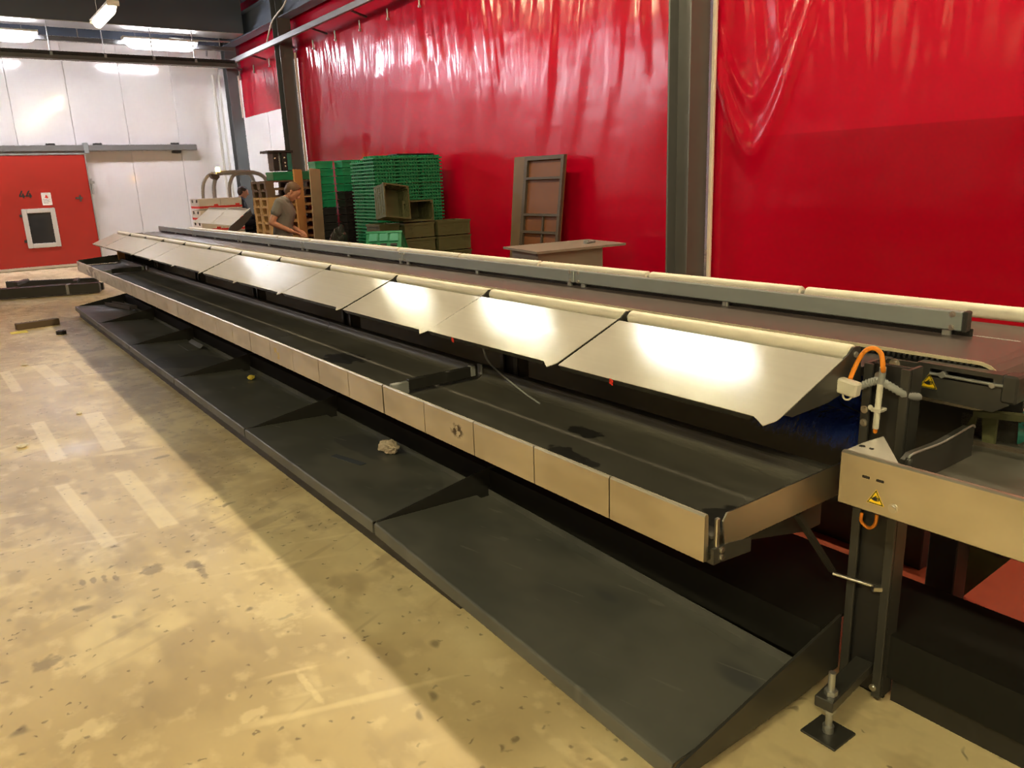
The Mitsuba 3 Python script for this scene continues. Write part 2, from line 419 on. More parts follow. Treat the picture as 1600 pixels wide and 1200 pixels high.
part(d, 'window_pane', box(1.70, 2.16, YB - 0.175, YB - 0.16, 0.59, 1.26), 'mat_window_dark')
for z in (0.62, 1.18):
    part(d, 'window_hinge', box(1.55, 1.60, YB - 0.19, YB - 0.16, z, z + 0.06, 0.006), 'mat_dark')
tm = meshkit.text_mesh('44', 0.15, 0.006, bold=True)
tm.apply_transform(trimesh.transformations.rotation_matrix(math.pi / 2, [1, 0, 0]))
tm.apply_translation([1.60, YB - 0.16, 1.60])
part(d, 'number', tm, 'mat_ink')
part(d, 'handle', cat(box(3.08, 3.12, YB - 0.22, YB - 0.10, 1.62, 1.98, 0.01), box(3.06, 3.16, YB - 0.24, YB - 0.18, 1.86, 1.92, 0.01)), 'mat_zinc')
part(d, 'latch', cat(box(2.72, 2.86, YB - 0.175, YB - 0.16, 1.53, 1.57, 0.004), box(2.80, 2.83, YB - 0.19, YB - 0.16, 1.47, 1.62, 0.004)), 'mat_angle')
k = thing('notice', 'white warning notice taped beside the number on the red door', 'notice')
part(k, 'sheet', box(2.04, 2.235, YB - 0.164, YB - 0.1605, 1.42, 1.70), 'mat_paper')
part(k, 'triangle', prism_y([(2.10, 1.58), (2.18, 1.58), (2.14, 1.655)], YB - 0.1655, YB - 0.164), 'mat_red_tape')
part(k, 'text_lines', cat([box(2.07, 2.07 + w, YB - 0.1652, YB - 0.164, z, z + 0.008) for z, w in ((1.545, 0.14), (1.52, 0.12), (1.495, 0.13), (1.465, 0.09))]), 'mat_grey_plastic')
k = thing('door_track', 'grey overhead sliding track above the red door', 'track')
part(k, 'channel', box(-1.5, 5.57, YB - 0.20, YB - 0.06, 2.585, 2.72, 0.012), 'mat_track')
for x in (2.42, 3.38, 5.09):
    part(k, 'bracket', box(x - 0.09, x + 0.09, YB - 0.10, YB - 0.004, 2.72, 2.765, 0.006), 'mat_dark')
part(k, 'bracket', box(5.0, 5.2, YB - 0.12, YB - 0.004, 2.52, 2.585, 0.006), 'mat_dark')
part(k, 'splice', box(3.06, 3.16, YB - 0.215, YB - 0.05, 2.54, 2.77, 0.006), 'mat_alu')
# two more red doors along the left wall, seen only as reflections
for n, (a, b) in enumerate(((5.5, 9.0), (12.5, 16.0))):
    dd = struct(f'door_{n + 2}', 'red sliding cold-store door in the left wall')
    scene[dd] = mikit.ply(box(-8.0, -7.9, a, b, 0.02, 2.5, 0.01), 'mat_door')

# columns, beams, ducts
def hcolumn(cx, cy, sx, sy, z1, t=0.02, label=''):
    k = thing('steel_column', label, 'column')
    part(k, 'flange', box(cx - sx / 2, cx + sx / 2, cy - sy / 2, cy - sy / 2 + t, 0, z1, 0.003), 'mat_column')
    part(k, 'flange', box(cx - sx / 2, cx + sx / 2, cy + sy / 2 - t, cy + sy / 2, 0, z1, 0.003), 'mat_column')
    part(k, 'web', box(cx - t / 2, cx + t / 2, cy - sy / 2 + t, cy + sy / 2 - t, 0, z1), 'mat_column')
    part(k, 'base_plate', box(cx - sx / 2 - 0.04, cx + sx / 2 + 0.04, cy - sy / 2 - 0.04, cy + sy / 2 + 0.04, 0, 0.02, 0.004), 'mat_column')
    return k
hcolumn(6.44, 5.68, 0.28, 0.30, CEIL, 0.022, 'dark grey steel column standing between the two wide red curtains')
hcolumn(6.44, 16.55, 0.28, 0.30, CEIL, 0.022, 'dark grey steel column between the short and the wide red curtain')
hcolumn(6.48, 20.25, 0.28, 0.30, CEIL, 0.022, 'dark grey steel column in the corner by the white wall')
k = thing('drain_pipe', 'pair of pale pipes running up the corner beside the column', 'pipe')
part(k, 'pipe', cyl([6.18, 20.72, 0], [6.18, 20.72, 4.35], 0.035, 14), 'mat_white_plastic', 40)
part(k, 'pipe', cyl([6.32, 20.72, 0], [6.32, 20.72, 4.35], 0.03, 14), 'mat_white_plastic', 40)
def ibeam_x(x0, x1, y, z0, h, w, t=0.02):
    return cat(box(x0, x1, y - w / 2, y + w / 2, z0, z0 + t), box(x0, x1, y - w / 2, y + w / 2, z0 + h - t, z0 + h), box(x0, x1, y - t / 2, y + t / 2, z0 + t, z0 + h - t))
def ibeam_y(y0, y1, x, z0, h, w, t=0.02):
    return cat(box(x - w / 2, x + w / 2, y0, y1, z0, z0 + t), box(x - w / 2, x + w / 2, y0, y1, z0 + h - t, z0 + h), box(x - t / 2, x + t / 2, y0, y1, z0 + t, z0 + h - t))
for y, z0, h, lab in ((9.5, 4.95, 0.6, 'dark roof beam across the middle of the hall'), (3.0, 4.95, 0.6, 'dark roof beam over the near end of the conveyor')):
    single('roof_beam', ibeam_x(-8.0, 6.3, y, z0, h, 0.28), 'mat_beam', lab, 'beam')
single('roof_beam', ibeam_y(-3.0, 20.8, 6.46, 4.92, 0.5, 0.26), 'mat_beam', 'long dark roof beam running above the red curtains', 'beam')
k = thing('roof_beam', 'deep dark roof beam with a pale underside above the wall lamps', 'beam')
part(k, 'casing', box(-8.0, 6.3, 18.46, 19.17, 4.953, CEIL - 0.07), 'mat_beam')
part(k, 'soffit', box(-8.0, 6.3, 18.46, 19.17, 4.935, 4.952, 0.004), 'mat_zinc', label='underside paled as if lamplit')  # paler than the casing, so lamplight on the underside is partly in the colour
k = thing('roof_beam', 'slim dark beam along the head of the white wall', 'beam')
part(k, 'casing', box(-8.0, 6.3, 20.25, YB - 0.01, 4.953, 5.16, 0.006), 'mat_beam')
part(k, 'soffit', box(-8.0, 6.3, 20.25, YB - 0.01, 4.935, 4.952, 0.004), 'mat_zinc', label='underside paled as if lamplit')  # lighter colour stands in for lamplight under this beam too
single('white_conduit', tube([(6.3, 17.06, 4.50), (6.3, 17.04, 4.60), (6.3, 16.70, 4.87), (6.3, 16.34, 4.98), (6.3, 15.92, 5.07), (6.3, 15.6, 5.3), (6.3, 15.5, 5.75)], 0.018, 10), 'mat_white_plastic', 'thin white conduit curving up to the roof from the curtain rail', 'conduit', smooth=40)
k = thing('cable_trunking', 'long dark trunking hung by rods under the roof along the white wall', 'trunking')
part(k, 'duct', box(-6, 6.05, 18.5, 18.66, 4.325, 4.385, 0.006), 'mat_black')
part(k, 'tray', box(-6, 6.05, 18.5, 18.70, 4.235, 4.322, 0.006), 'mat_column')
for x in (2.45, 3.42, 4.35, 5.2, 1.5, 0.2):
    part(k, 'rod', cyl([x, 18.58, 4.38], [x, 18.58, 4.934], 0.010, 8), 'mat_zinc', 40)
    part(k, 'clip', box(x - 0.025, x + 0.025, 18.475, 18.502, 4.30, 4.37, 0.004), 'mat_alu')
k = thing('lamp_rail', 'thin dark rail carrying the two wall-side tube lamps', 'rail')
part(k, 'rail', box(-6, 6.3, 19.26, 19.34, 4.70, 4.78, 0.004), 'mat_column')
for x in (-3, 0.3, 3.1, 6.0):
    part(k, 'rod', cyl([x, 19.3, 4.78], [x, 19.3, CEIL], 0.012, 8), 'mat_zinc', 40)
k = thing('ceiling_pipe', 'pale thin pipe with an elbow near the corner column', 'pipe')
part(k, 'pipe', tube([(5.0, 19.6, 4.95), (5.9, 19.6, 4.95), (6.6, 19.6, 4.97)], 0.03, 10, 3), 'mat_zinc', 40)
part(k, 'pipe', tube([(5.98, 20.3, 5.3), (5.98, 20.3, 4.8), (5.96, 20.3, 4.72)], 0.025, 10, 3), 'mat_zinc', 40)

# tube lamps
LAB = {'back': ['glowing tube lamp near the white wall, at the corner end', 'glowing tube lamp near the white wall, above the red door', 'tube lamp along the white wall', 'tube lamp at the far end of the white wall'],
       'single': ['warm tube lamp hanging alone below the deep roof beam']}
seen = {}
WORD = ('first', 'second', 'third', 'fourth', 'fifth')
for (x, y, z, run, power, row) in LIGHTS:
    i = seen.get(row, 0)
    seen[row] = i + 1
    lab = LAB.get(row, [])
    lab = lab[i] if i < len(lab) else {'near': f'{WORD[i]} warm tube lamp above the conveyor, counted from its near end', 'side': f'{WORD[i]} warm tube lamp over the open floor, counted from the camera', 'yard': f'{WORD[i]} cool tube lamp behind the curtains, counted from the corner'}[row]
    k = thing('tube_lamp', lab, 'lamp', {'near': 'tube lamps above the conveyor', 'side': 'tube lamps over the open floor', 'yard': 'tube lamps behind the curtains'}.get(row))
    L, w, h = 1.52, 0.16, 0.13
    if row == 'back':
        w, h = 0.22, 0.20  # wall-side lamps drawn larger to carry their bloom
    prof = [(w / 2 * math.cos(a), -h * math.sin(a)) for a in np.linspace(0, math.pi, 11)]
    us = np.linspace(-1, 1, 15)
    tp = np.clip(1 - np.clip((np.abs(us) - 0.72) / 0.28, 0, 1) ** 2 * 0.72, 0.2, 1)  # tapered oval shape imitates the bloom around a lit tube
    pr = np.array(prof)
    V = np.vstack([np.stack([np.full(len(pr), u * L / 2), pr[:, 0] * q, pr[:, 1] * q], 1) for u, q in zip(us, tp)])
    t = trimesh.convex.convex_hull(V)
    if run == 'y':
        t.apply_transform(trimesh.transformations.rotation_matrix(math.pi / 2, [0, 0, 1]))
        hs = box(-w / 2, w / 2, -L / 2, L / 2, 0.0, 0.04, 0.006)
        ends = [box(-w / 2 - .005, w / 2 + .005, s * L / 2 - 0.012, s * L / 2 + 0.012, -0.03, 0.045, 0.005) for s in (-1, 1)]
    else:
        hs = box(-L / 2, L / 2, -w / 2, w / 2, 0.0, 0.04, 0.006)
        ends = [box(s * L / 2 - 0.012, s * L / 2 + 0.012, -w / 2 - .005, w / 2 + .005, -0.03, 0.045, 0.005) for s in (-1, 1)]
    W = T().translate([x, y, z])
    part(k, 'diffuser', t, 'mat_white_plastic', world=W, emitter={'type': 'area', 'radiance': {'type': 'rgb', 'value': power.tolist()}})
    part(k, 'housing', cat(hs, ends), 'mat_white_plastic', world=W)
    rods = [((0, s * 0.5) if run == 'y' else (s * 0.5, 0)) for s in (-1, 1)]
    part(k, 'hanger', cat([cyl([a, b, 0.04], [a, b, CEIL - z], 0.006, 6) for a, b in rods]), 'mat_zinc', 40, world=W)

# ------------------------------------------------------------------ red curtains
def curtain_mesh(y0, y1, z0, z1, seed, amp=1.0, vee=None, dy=0.03, dz=0.05):
    ys = np.linspace(y0, y1, int((y1 - y0) / dy) + 1)
    zs = np.linspace(z0, z1, int((z1 - z0) / dz) + 1)
    Y, Z = np.meshgrid(ys, zs)
    s = seed * 13.7
    top = np.clip((Z - 1.6) / 2.6, 0, 1) ** 1.3
    o = np.zeros_like(Y) + s
    fb = lambda a, b, c, k=3: meshkit.fbm(np.stack([a, b, c + o * 0], -1), k, seed) - 0.5
    sh = Y + (4.4 - Z) * 0.16 * np.sin(Y * 1.3 + seed)
    d = fb(sh * 4.2, Z * 0.30, o) * 0.085 * top + fb(sh * 11.0, Z * 0.55, o + 4) * 0.030 * top
    d += fb((Y - (4.4 - Z) * 0.30) * 3.2, Z * 0.12, o + 12, 2) * 0.055 * (0.12 + 0.88 * np.clip((Z - 1.0) / 2.0, 0, 1))
    d += fb((Y - (4.4 - Z) * 0.42) * 2.0, Z * 0.22, o + 8) * 0.05 * (0.15 + 0.85 * top) + fb(Y * 0.55, Z * 0.35, o + 3, 2) * 0.10
    d += fb(Y * 0.9, Z * 4.0, o + 6) * 0.012
    d *= amp
    if vee:
        for (yc, zc, k, wd, am) in vee:
            zz = zc + k * np.abs(Y - yc) ** 1.6
            d += am * np.exp(-((Z - zz) / wd) ** 2) * np.exp(-((Y - yc) / 0.75) ** 4)
    n, m = Z.shape
    I = np.arange(n * m).reshape(n, m)
    V = np.stack([XC - d, Y, Z], -1).reshape(-1, 3)
    th = 0.0025
    V2 = V + [th, 0, 0]
    q = lambda I: np.vstack([np.stack([I[:-1, :-1], I[1:, :-1], I[1:, 1:]], -1).reshape(-1, 3), np.stack([I[:-1, :-1], I[1:, 1:], I[:-1, 1:]], -1).reshape(-1, 3)])
    F = q(I)
    N = n * m
    E = []
    for a, b in ((I[0, :-1], I[0, 1:]), (I[-1, 1:], I[-1, :-1]), (I[1:, 0], I[:-1, 0]), (I[:-1, -1], I[1:, -1])):
        E += [np.stack([a, b, b + N], -1), np.stack([a, b + N, a + N], -1)]
    return trimesh.Trimesh(np.vstack([V, V2]), np.vstack([F, (F + N)[:, ::-1]] + E), process=False)

def curtain(y0, y1, z0, z1, seed, label, edge=None, **k):
    c = thing('red_curtain', label, 'curtain')
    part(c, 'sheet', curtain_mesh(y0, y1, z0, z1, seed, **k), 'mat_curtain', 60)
    hooks = np.arange(y0 + 0.15, y1, 1.05)
    for y in hooks:
        part(c, 'hook', cat(cyl([6.62, y, z1 - 0.10], [6.62, y, z1 + 0.06], 0.014, 8), cyl([6.60, y, z1 - 0.10], [6.645, y, z1 - 0.10], 0.02, 8)), 'mat_zinc', 40)
    if edge:
        for e in edge:
            part(c, 'edge_batten', box(6.565, 6.60, e - 0.022, e + 0.022, z0, z1 - 0.05, 0.006), 'mat_white_strip', label='pale edge batten')
    return c
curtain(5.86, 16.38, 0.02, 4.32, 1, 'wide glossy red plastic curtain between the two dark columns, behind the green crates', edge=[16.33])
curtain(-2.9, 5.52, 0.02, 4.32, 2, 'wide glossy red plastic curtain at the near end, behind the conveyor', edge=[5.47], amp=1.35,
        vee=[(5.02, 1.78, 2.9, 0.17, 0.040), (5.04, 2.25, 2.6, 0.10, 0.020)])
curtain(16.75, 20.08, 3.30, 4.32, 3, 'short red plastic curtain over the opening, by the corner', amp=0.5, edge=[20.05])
c = thing('red_valance', 'dark red sheet closing the gap between the curtains and the roof', 'valance')
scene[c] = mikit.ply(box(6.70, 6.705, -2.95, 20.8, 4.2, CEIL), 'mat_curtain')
k = thing('curtain_rail', 'long galvanised rail carried in front of the red curtains', 'rail')
part(k, 'track', cat(box(6.16, 6.26, -2.8, 20.15, 4.42, 4.432), box(6.16, 6.172, -2.8, 20.15, 4.40, 4.50, 0.002), box(6.25, 6.26, -2.8, 20.15, 4.432, 4.47)), 'mat_galv')
for y in np.arange(-2.4, 20.3, 1.7):
    part(k, 'bracket', bar([6.20, y, 4.44], [6.66, y + 0.25, 4.40], 0.03, 0.03), 'mat_column')
    part(k, 'bolt', bolt([6.2, y, 4.45], [0, 0, 1], 0.02, 0.03), 'mat_dark')

# ------------------------------------------------------------------ the belt conveyor
U = 0.9
Y0, NF = 1.145, 12
YE = Y0 + U * NF
C = thing('belt_conveyor', 'long sorting conveyor with dark belt, white rollers and hinged steel flaps', 'conveyor')
# belt: flat run with rounded ends over the drums
bx0, bx1, bz = 2.25, 2.585, 1.06
R = 0.065
loop = [(YE + 0.1, bz), (0.92, bz)] + [(0.92 + R * math.sin(a) * -1, bz - R + R * math.cos(a)) for a in np.linspace(0.15, math.pi, 10)] + [(YE + 0.1, bz - 2 * R)]
ring = sg.LineString(loop).buffer(0.0035, cap_style='flat')
part(C, 'belt', prism_x(ring, bx0, bx1), 'mat_belt', 25)
part(C, 'belt_edge', prism_x(sg.LineString(loop).buffer(0.005, cap_style='flat'), bx0 - 0.003, bx0), 'mat_cream_edge', label='cream toothed belt edge')
teeth = [box(bx0 - 0.012, bx0 + 0.02, y - 0.004, y + 0.004, bz - 0.016, bz - 0.006) for y in np.arange(0.93, 1.5, 0.016)]
part(C, 'belt_tooth', cat(teeth), 'mat_black', kind='stuff')
part(C, 'drum', cyl([bx0 + 0.01, 0.92, bz - R], [bx1 - 0.01, 0.92, bz - R], R - 0.005, 28), 'mat_dark', 30)
part(C, 'bed', box(bx0 + 0.01, bx1 - 0.01, 1.0, YE, bz - 0.10, bz - 0.012), 'mat_dark')
part(C, 'deck_plate', box(2.60, 2.895, 0.2, YE, 1.045, 1.052), 'mat_belt')
part(C, 'slide_strip', cat(box(2.035, 2.248, 1.15, YE, 1.030, 1.042), box(1.955, 2.045, 1.16, YE, 1.040, 1.050)), 'mat_black')  # unseen strips put in to stop lamp light leaking onto the shelf decks
part(C, 'gap_blackout', box(2.568, 2.573, 1.08, YE + 0.1, 1.03, 1.088), 'mat_black')  # dark strip added in the gap to hide the red curtain reflection
# rollers
rl = mikit.ply(cat(trimesh.creation.revolve(np.array([[0, -0.437], [0.023, -0.437], [0.026, -0.432], [0.026, 0.432], [0.023, 0.437], [0, 0.437]]), sections=24).apply_transform(trimesh.transformations.rotation_matrix(-math.pi / 2, [1, 0, 0]))), 'mat_roller', smooth=40)
rs = mikit.ply(cyl([0, -0.45, 0], [0, 0.45, 0], 0.009, 10), 'mat_zinc', smooth=40)
for k in range(NF):
    part(C, 'roller', rl, None, world=T().translate([2.02, Y0 + U * (k + 0.5), 1.086]))
    part(C, 'roller_shaft', rs, None, world=T().translate([2.02, Y0 + U * (k + 0.5), 1.086]))
for k in range(-2, NF):
    part(C, 'roller', rl, None, world=T().translate([2.93, Y0 - 0.13 + U * (k + 0.5), 1.085]))
    part(C, 'roller_shaft', rs, None, world=T().translate([2.93, Y0 - 0.13 + U * (k + 0.5), 1.085]))
# flaps: local u along y (0 = near end), v down the slope
FA, FB = np.array([1.962, 1.080]), np.array([1.668, 0.962])
FL = np.linalg.norm(FB - FA)
fd = (FB - FA) / FL
fn = np.array([fd[1], -fd[0]])
if fn[1] < 0:
    fn = -fn
def flap_mesh(L):
    t = 0.0022
    pl = sg.Polygon([(0.006, 0), (L - 0.006, 0), (L - 0.006, FL), (0.075, FL), (0.028, FL + 0.027), (0.010, FL), (0.006, FL - 0.01)])
    plate = trimesh.creation.extrude_polygon(pl, t, engine='earcut')
    lip = trimesh.creation.extrude_polygon(sg.Polygon([(0.078, 0), (L - 0.006, 0), (L - 0.006, -0.022), (0.100, -0.022)]), t, engine='earcut')
    v = np.array(lip.vertices)
    lip.vertices = np.stack([v[:, 0], FL + v[:, 1] * 0.26 + v[:, 2] * 0.966 - t, v[:, 1] * 0.966 - v[:, 2] * 0.26], 1)
    return fixn(plate), fixn(lip)
def flap_place(m, y, A, dvec, nvec):
    v = np.array(m.vertices)
    m = m.copy()
    P = A + v[:, 1:2] * dvec + v[:, 2:3] * nvec
    m.vertices = np.stack([P[:, 0], y + v[:, 0], P[:, 1]], 1)
    return fixn(m)
for k in range(NF):
    jit = 0.004 * math.sin(k * 2.3)
    A = FA + np.array([0, jit * 0.4])
    dv = fd + np.array([0, jit])
    dv /= np.linalg.norm(dv)
    nv = np.array([-dv[1], dv[0]])
    nv = nv if nv[1] > 0 else -nv
    pm, lm = flap_mesh(U)
    fl = part(C, 'flap', flap_place(pm, Y0 + U * k, A, dv, nv), 'mat_flap')
    part(fl, 'lip', flap_place(lm, Y0 + U * k, A, dv, nv), 'mat_lip')
    # support arm under the near end of each flap
    y = Y0 + U * k
    arm = prism_y([(2.045, 1.105), (2.06, 1.00), (1.90, 0.968), (1.735, 0.962), (1.70, 0.974), (1.985, 1.090), (2.01, 1.107)], y + 0.004, y + 0.010)
    part(C, 'flap_arm', arm, 'mat_frame')
for k, u in ((0, 0.635), (1, 0.70)):
    y = Y0 + U * k + u
    P = FA + fd * (FL + 0.0016)
    part(C, 'red_mark', bar([P[0], y - 0.012, P[1] + 0.001], [P[0] + 0.005, y - 0.004, P[1] - 0.018], 0.016, 0.001, up=(1, 0, 0.4)), 'mat_red_tape', label='small red tape mark')
# raised flaps at the far rear corner
A, Bp = np.array([2.99, 1.165]), np.array([3.23, 1.345])
rd = (Bp - A) / np.linalg.norm(Bp - A)
rn = np.array([-rd[1], rd[0]])
for k in range(2):
    pm, lm = flap_mesh(U)
    fl = part(C, 'flap', flap_place(pm, 10.05 + U * k, A, rd, rn), 'mat_flap', label='raised steel flap')
    part(fl, 'lip', flap_place(lm, 10.05 + U * k, A, rd, -rn), 'mat_flap')
part(C, 'flap_arm', prism_y([(2.93, 1.10), (2.97, 1.16), (3.25, 1.345), (3.26, 1.28), (3.10, 1.12), (2.97, 1.06)], 10.03, 10.045), 'mat_frame')
# guard rail sections
for k in range(7):
    a = -0.67 + 1.8 * k if k else 1.10
    b = 1.13 + 1.8 * k
    if k == 0:
        continue
    a, b = (1.10 if k == 1 else 1.16 + 1.8 * (k - 1)), 1.155 + 1.8 * k
    b = min(b, 12.1)
    g = part(C, 'guard_rail', box(2.535, 2.565, a, b - 0.004, 1.082, 1.144, 0.004), 'mat_alu')
    for yy in (a + 0.05, (a + b) / 2, b - 0.05):
        part(g, 'foot', box(2.545, 2.56, yy - 0.014, yy + 0.014, 1.06, 1.084, 0.003), 'mat_zinc')
    for yy in (a + 0.03, b - 0.03):
        for zz in (1.092, 1.134):
            part(g, 'bolt', bolt([2.535, yy, zz], [-1, 0, 0], 0.006, 0.005), 'mat_steel')
part(C, 'rail_cap', box(2.533, 2.567, 1.085, 1.10, 1.080, 1.146, 0.003), 'mat_dark')
part(C, 'edge_profile', box(2.588, 2.600, 0.95, YE + 0.1, 1.02, 1.064, 0.003), 'mat_grey_plastic')
# drive end plate with slot, sticker and tensioner
ep = sg.Polygon([(1.15, 1.046), (0.835, 1.046), (0.812, 1.03), (0.815, 0.97), (0.85, 0.945), (1.15, 0.955)]).difference(sg.box(0.86, 1.016, 1.020, 1.034).buffer(0.003))
e = part(C, 'drive_plate', prism_x(ep, 2.195, 2.203), 'mat_frame')
part(e, 'top_flange', box(2.195, 2.235, 0.835, 1.06, 1.045, 1.050), 'mat_frame')
part(e, 'end_block', box(2.19, 2.25, 0.795, 0.836, 0.975, 1.052, 0.006), 'mat_frame')
part(e, 'tension_rod', cyl([2.19, 1.02, 1.024], [2.19, 0.83, 1.022], 0.005, 10), 'mat_zinc', 40)
part(e, 'nut', cyl([2.183, 0.985, 1.026], [2.199, 0.985, 1.026], 0.010, 6), 'mat_zinc')
part(e, 'nut', cyl([2.183, 0.855, 1.020], [2.199, 0.855, 1.020], 0.008, 6), 'mat_zinc')
part(e, 'bolt', bolt([2.195, 1.125, 1.032], [-1, 0, 0], 0.010, 0.008), 'mat_steel')
part(e, 'bolt', bolt([2.195, 1.09, 0.995], [-1, 0, 0], 0.007, 0.004), 'mat_dark')
def sticker(parent, x, yc, zc, s):
    """hand-crush warning triangle facing -x; the near side is -y"""
    tri = sg.Polygon([(yc + s * 0.5, zc - s * 0.42), (yc - s * 0.5, zc - s * 0.42), (yc, zc + s * 0.46)])
    k = part(parent, 'warning_sticker', prism_x(tri, x - 0.0008, x), 'mat_sticker', label='yellow hand-crush warning triangle')
    part(k, 'border', prism_x(tri.buffer(-s * 0.025).difference(tri.buffer(-s * 0.065)), x - 0.0012, x - 0.0008), 'mat_ink')
    hand = sg.Polygon([(yc + .20 * s, zc - .18 * s), (yc + .26 * s, zc - .12 * s), (yc + .10 * s, zc - .02 * s), (yc - .02 * s, zc + .10 * s), (yc - .05 * s, zc + .06 * s), (yc + .01 * s, zc - .02 * s),
                       (yc - .10 * s, zc + .03 * s), (yc - .12 * s, zc - .01 * s), (yc - .03 * s, zc - .08 * s), (yc - .16 * s, zc - .07 * s), (yc - .16 * s, zc - .11 * s), (yc - .03 * s, zc - .14 * s), (yc - .12 * s, zc - .18 * s), (yc - .10 * s, zc - .22 * s), (yc + .08 * s, zc - .22 * s)])
    gear = sg.Point(yc - .12 * s, zc - .10 * s).buffer(.10 * s).difference(sg.Point(yc - .12 * s, zc - .10 * s).buffer(.06 * s))
    ms = [prism_x(hand.buffer(0), x - 0.0013, x - 0.0008)] + [prism_x(g, x - 0.0013, x - 0.0008) for g in getattr(gear, 'geoms', [gear])]
    part(k, 'pictogram', cat(ms), 'mat_ink')
sticker(e, 2.195, 1.023, 1.000, 0.050)
# posts, feet
def post(x, y, z1, foot=True):
    p = part(C, 'post', cat(box(x - 0.035, x - 0.024, y - 0.066, y - 0.040, 0.03, z1, 0.002), box(x - 0.035, x - 0.024, y + 0.040, y + 0.066, 0.03, z1, 0.002), box(x - 0.006, x, y - 0.056, y + 0.056, 0.03, z1),
                        box(x - 0.022, x + 0.035, y - 0.066, y - 0.056, 0.03, z1), box(x - 0.022, x + 0.035, y + 0.056, y + 0.066, 0.03, z1)), 'mat_frame')
    part(p, 'web_strip', box(x - 0.012, x - 0.006, y - 0.05, y + 0.05, 0.03, z1 - 0.002), 'mat_black')
    return p
PY = [1.07 + 1.8 * k for k in range(7)]
for k, y in enumerate(PY):
    p = post(2.08, y, 1.06)
    if k == 0:
        for a, z in ((0.053, 0.925), (0.052, 0.885), (0.02, 1.03), (-0.045, 0.06)):
            part(p, 'bolt', bolt([2.045, y + a, z], [-1, 0, 0], 0.007, 0.006), 'mat_steel')
    fx, fy = (1.83, y - 0.035) if k == 0 else (2.08, y - 0.035)
    if k:
        part(p, 'foot_plate', box(2.02, 2.14, y - 0.06, y + 0.06, 0, 0.03, 0.003), 'mat_frame')
        continue
    part(p, 'jack_arm', cat(bar([fx - 0.035, fy, 0.115], [2.06, y - 0.005, 0.115], 0.055, 0.035, ch=0.003)), 'mat_frame')
    part(p, 'jack_rod', cat(cyl([fx, fy, 0.01], [fx, fy, 0.205], 0.010, 14), cyl([fx, fy, 0.133], [fx, fy, 0.148], 0.019, 6), cyl([fx, fy, 0.075], [fx, fy, 0.092], 0.018, 6), cyl([fx, fy, 0.005], [fx, fy, 0.03], 0.016, 14)), 'mat_zinc', 40)
    part(p, 'foot_plate', box(fx - 0.055, fx + 0.055, fy - 0.055, fy + 0.055, 0, 0.008, 0.002), 'mat_frame')
for y in [1.15] + PY[1:]:
    part(C, 'rear_post', box(2.70, 2.80, y - 0.05, y + 0.05, 0.0, 1.03, 0.004), 'mat_black')
part(C, 'end_blackout', box(2.0, 2.90, YE + 0.03, YE + 0.045, 0.24, 1.04), 'mat_black')  # black plate added so no bright wall shows below the far flaps
part(C, 'lower_pan', cat(box(1.96, 2.45, 1.16, YE, 0.224, 0.236), box(2.10, 2.45, 1.018, 1.16, 0.224, 0.236), box(2.10, 2.11, 1.018, 1.16, 0.0, 0.236), box(1.96, 1.97, 1.16, YE, 0.10, 0.236), box(2.44, 2.45, 1.02, YE, 0.20, 0.236)), 'mat_pan')
part(C, 'lower_pan', cat(box(2.08, 2.45, -0.4, 1.018, 0.224, 0.236), box(2.08, 2.09, -0.4, 1.018, 0.092, 0.236, 0.002), box(2.44, 2.45, -0.4, 1.018, 0.20, 0.236)), 'mat_pan')
part(C, 'kick_board', cat(box(2.11, 2.13, -0.4, 1.0, 0.0, 0.092), box(1.366, 1.39, 2.3, YE, 0.0, 0.095), box(2.02, 2.04, 1.2, YE, 0.0, 0.22)), 'mat_black')  # tray-side run is black and set forward as the shadow line under the lips
part(C, 'recess_blackout', box(2.42, 2.43, 0.86, YE, 0.44, 1.0), 'mat_black')  # black sheet added to keep the recess dark and hide the red floor
part(C, 'rear_tray', box(2.965, 3.55, 1.34, YE, 0.0, 0.22, 0.004), 'mat_black')
part(C, 'end_brace', bar([1.86, 1.20, 0.63], [2.075, 1.20, 0.37], 0.022, 0.012), 'mat_frame')
part(C, 'threaded_rod', cat(cyl([1.99, 1.15, 0.414], [2.05, 1.035, 0.392], 0.006, 10), cyl([2.030, 1.046, 0.394], [2.052, 1.030, 0.391], 0.011, 6)), 'mat_steel', 40)
# brush roller under the flaps
part(C, 'brush_core', cyl([2.26, 1.22, 0.84], [2.26, YE, 0.84], 0.045, 20), 'mat_black', 40)
br = []
for i in range(2600):
    y = 1.20 + 0.42 * RNG.random() ** 1.6
    a = RNG.uniform(-math.pi, math.pi)
    r1 = 0.125 + 0.02 * RNG.random()
    d3 = np.array([math.cos(a), RNG.normal(0, 0.16) - 0.10 * (y < 1.26), math.sin(a)])
    p0 = np.array([2.26, y, 0.84]) + d3 * 0.04
    p1 = np.array([2.26, y, 0.84]) + d3 * r1
    s = np.cross(d3, [0, 1, 0.1]); s /= np.linalg.norm(s)
    t3 = np.cross(d3, s); t3 /= np.linalg.norm(t3)
    w = 0.0022
    V = np.array([p0 + s * w, p0 - 0.5 * s * w + 0.8 * t3 * w, p0 - 0.5 * s * w - 0.8 * t3 * w, p1])
    br.append((V, np.array([[0, 1, 3], [1, 2, 3], [2, 0, 3]])))
bm = trimesh.Trimesh(np.vstack([v for v, f in br]), np.vstack([f + 4 * i for i, (v, f) in enumerate(br)]), process=False)
part(C, 'brush_bristle', bm, 'mat_brush', label='dark blue brush bristles', kind='stuff')
br2 = bm.copy(); br2.vertices = br2.vertices * [1, 0.6, 1] + [0.05, 0.18 - 0.05, 0.0]

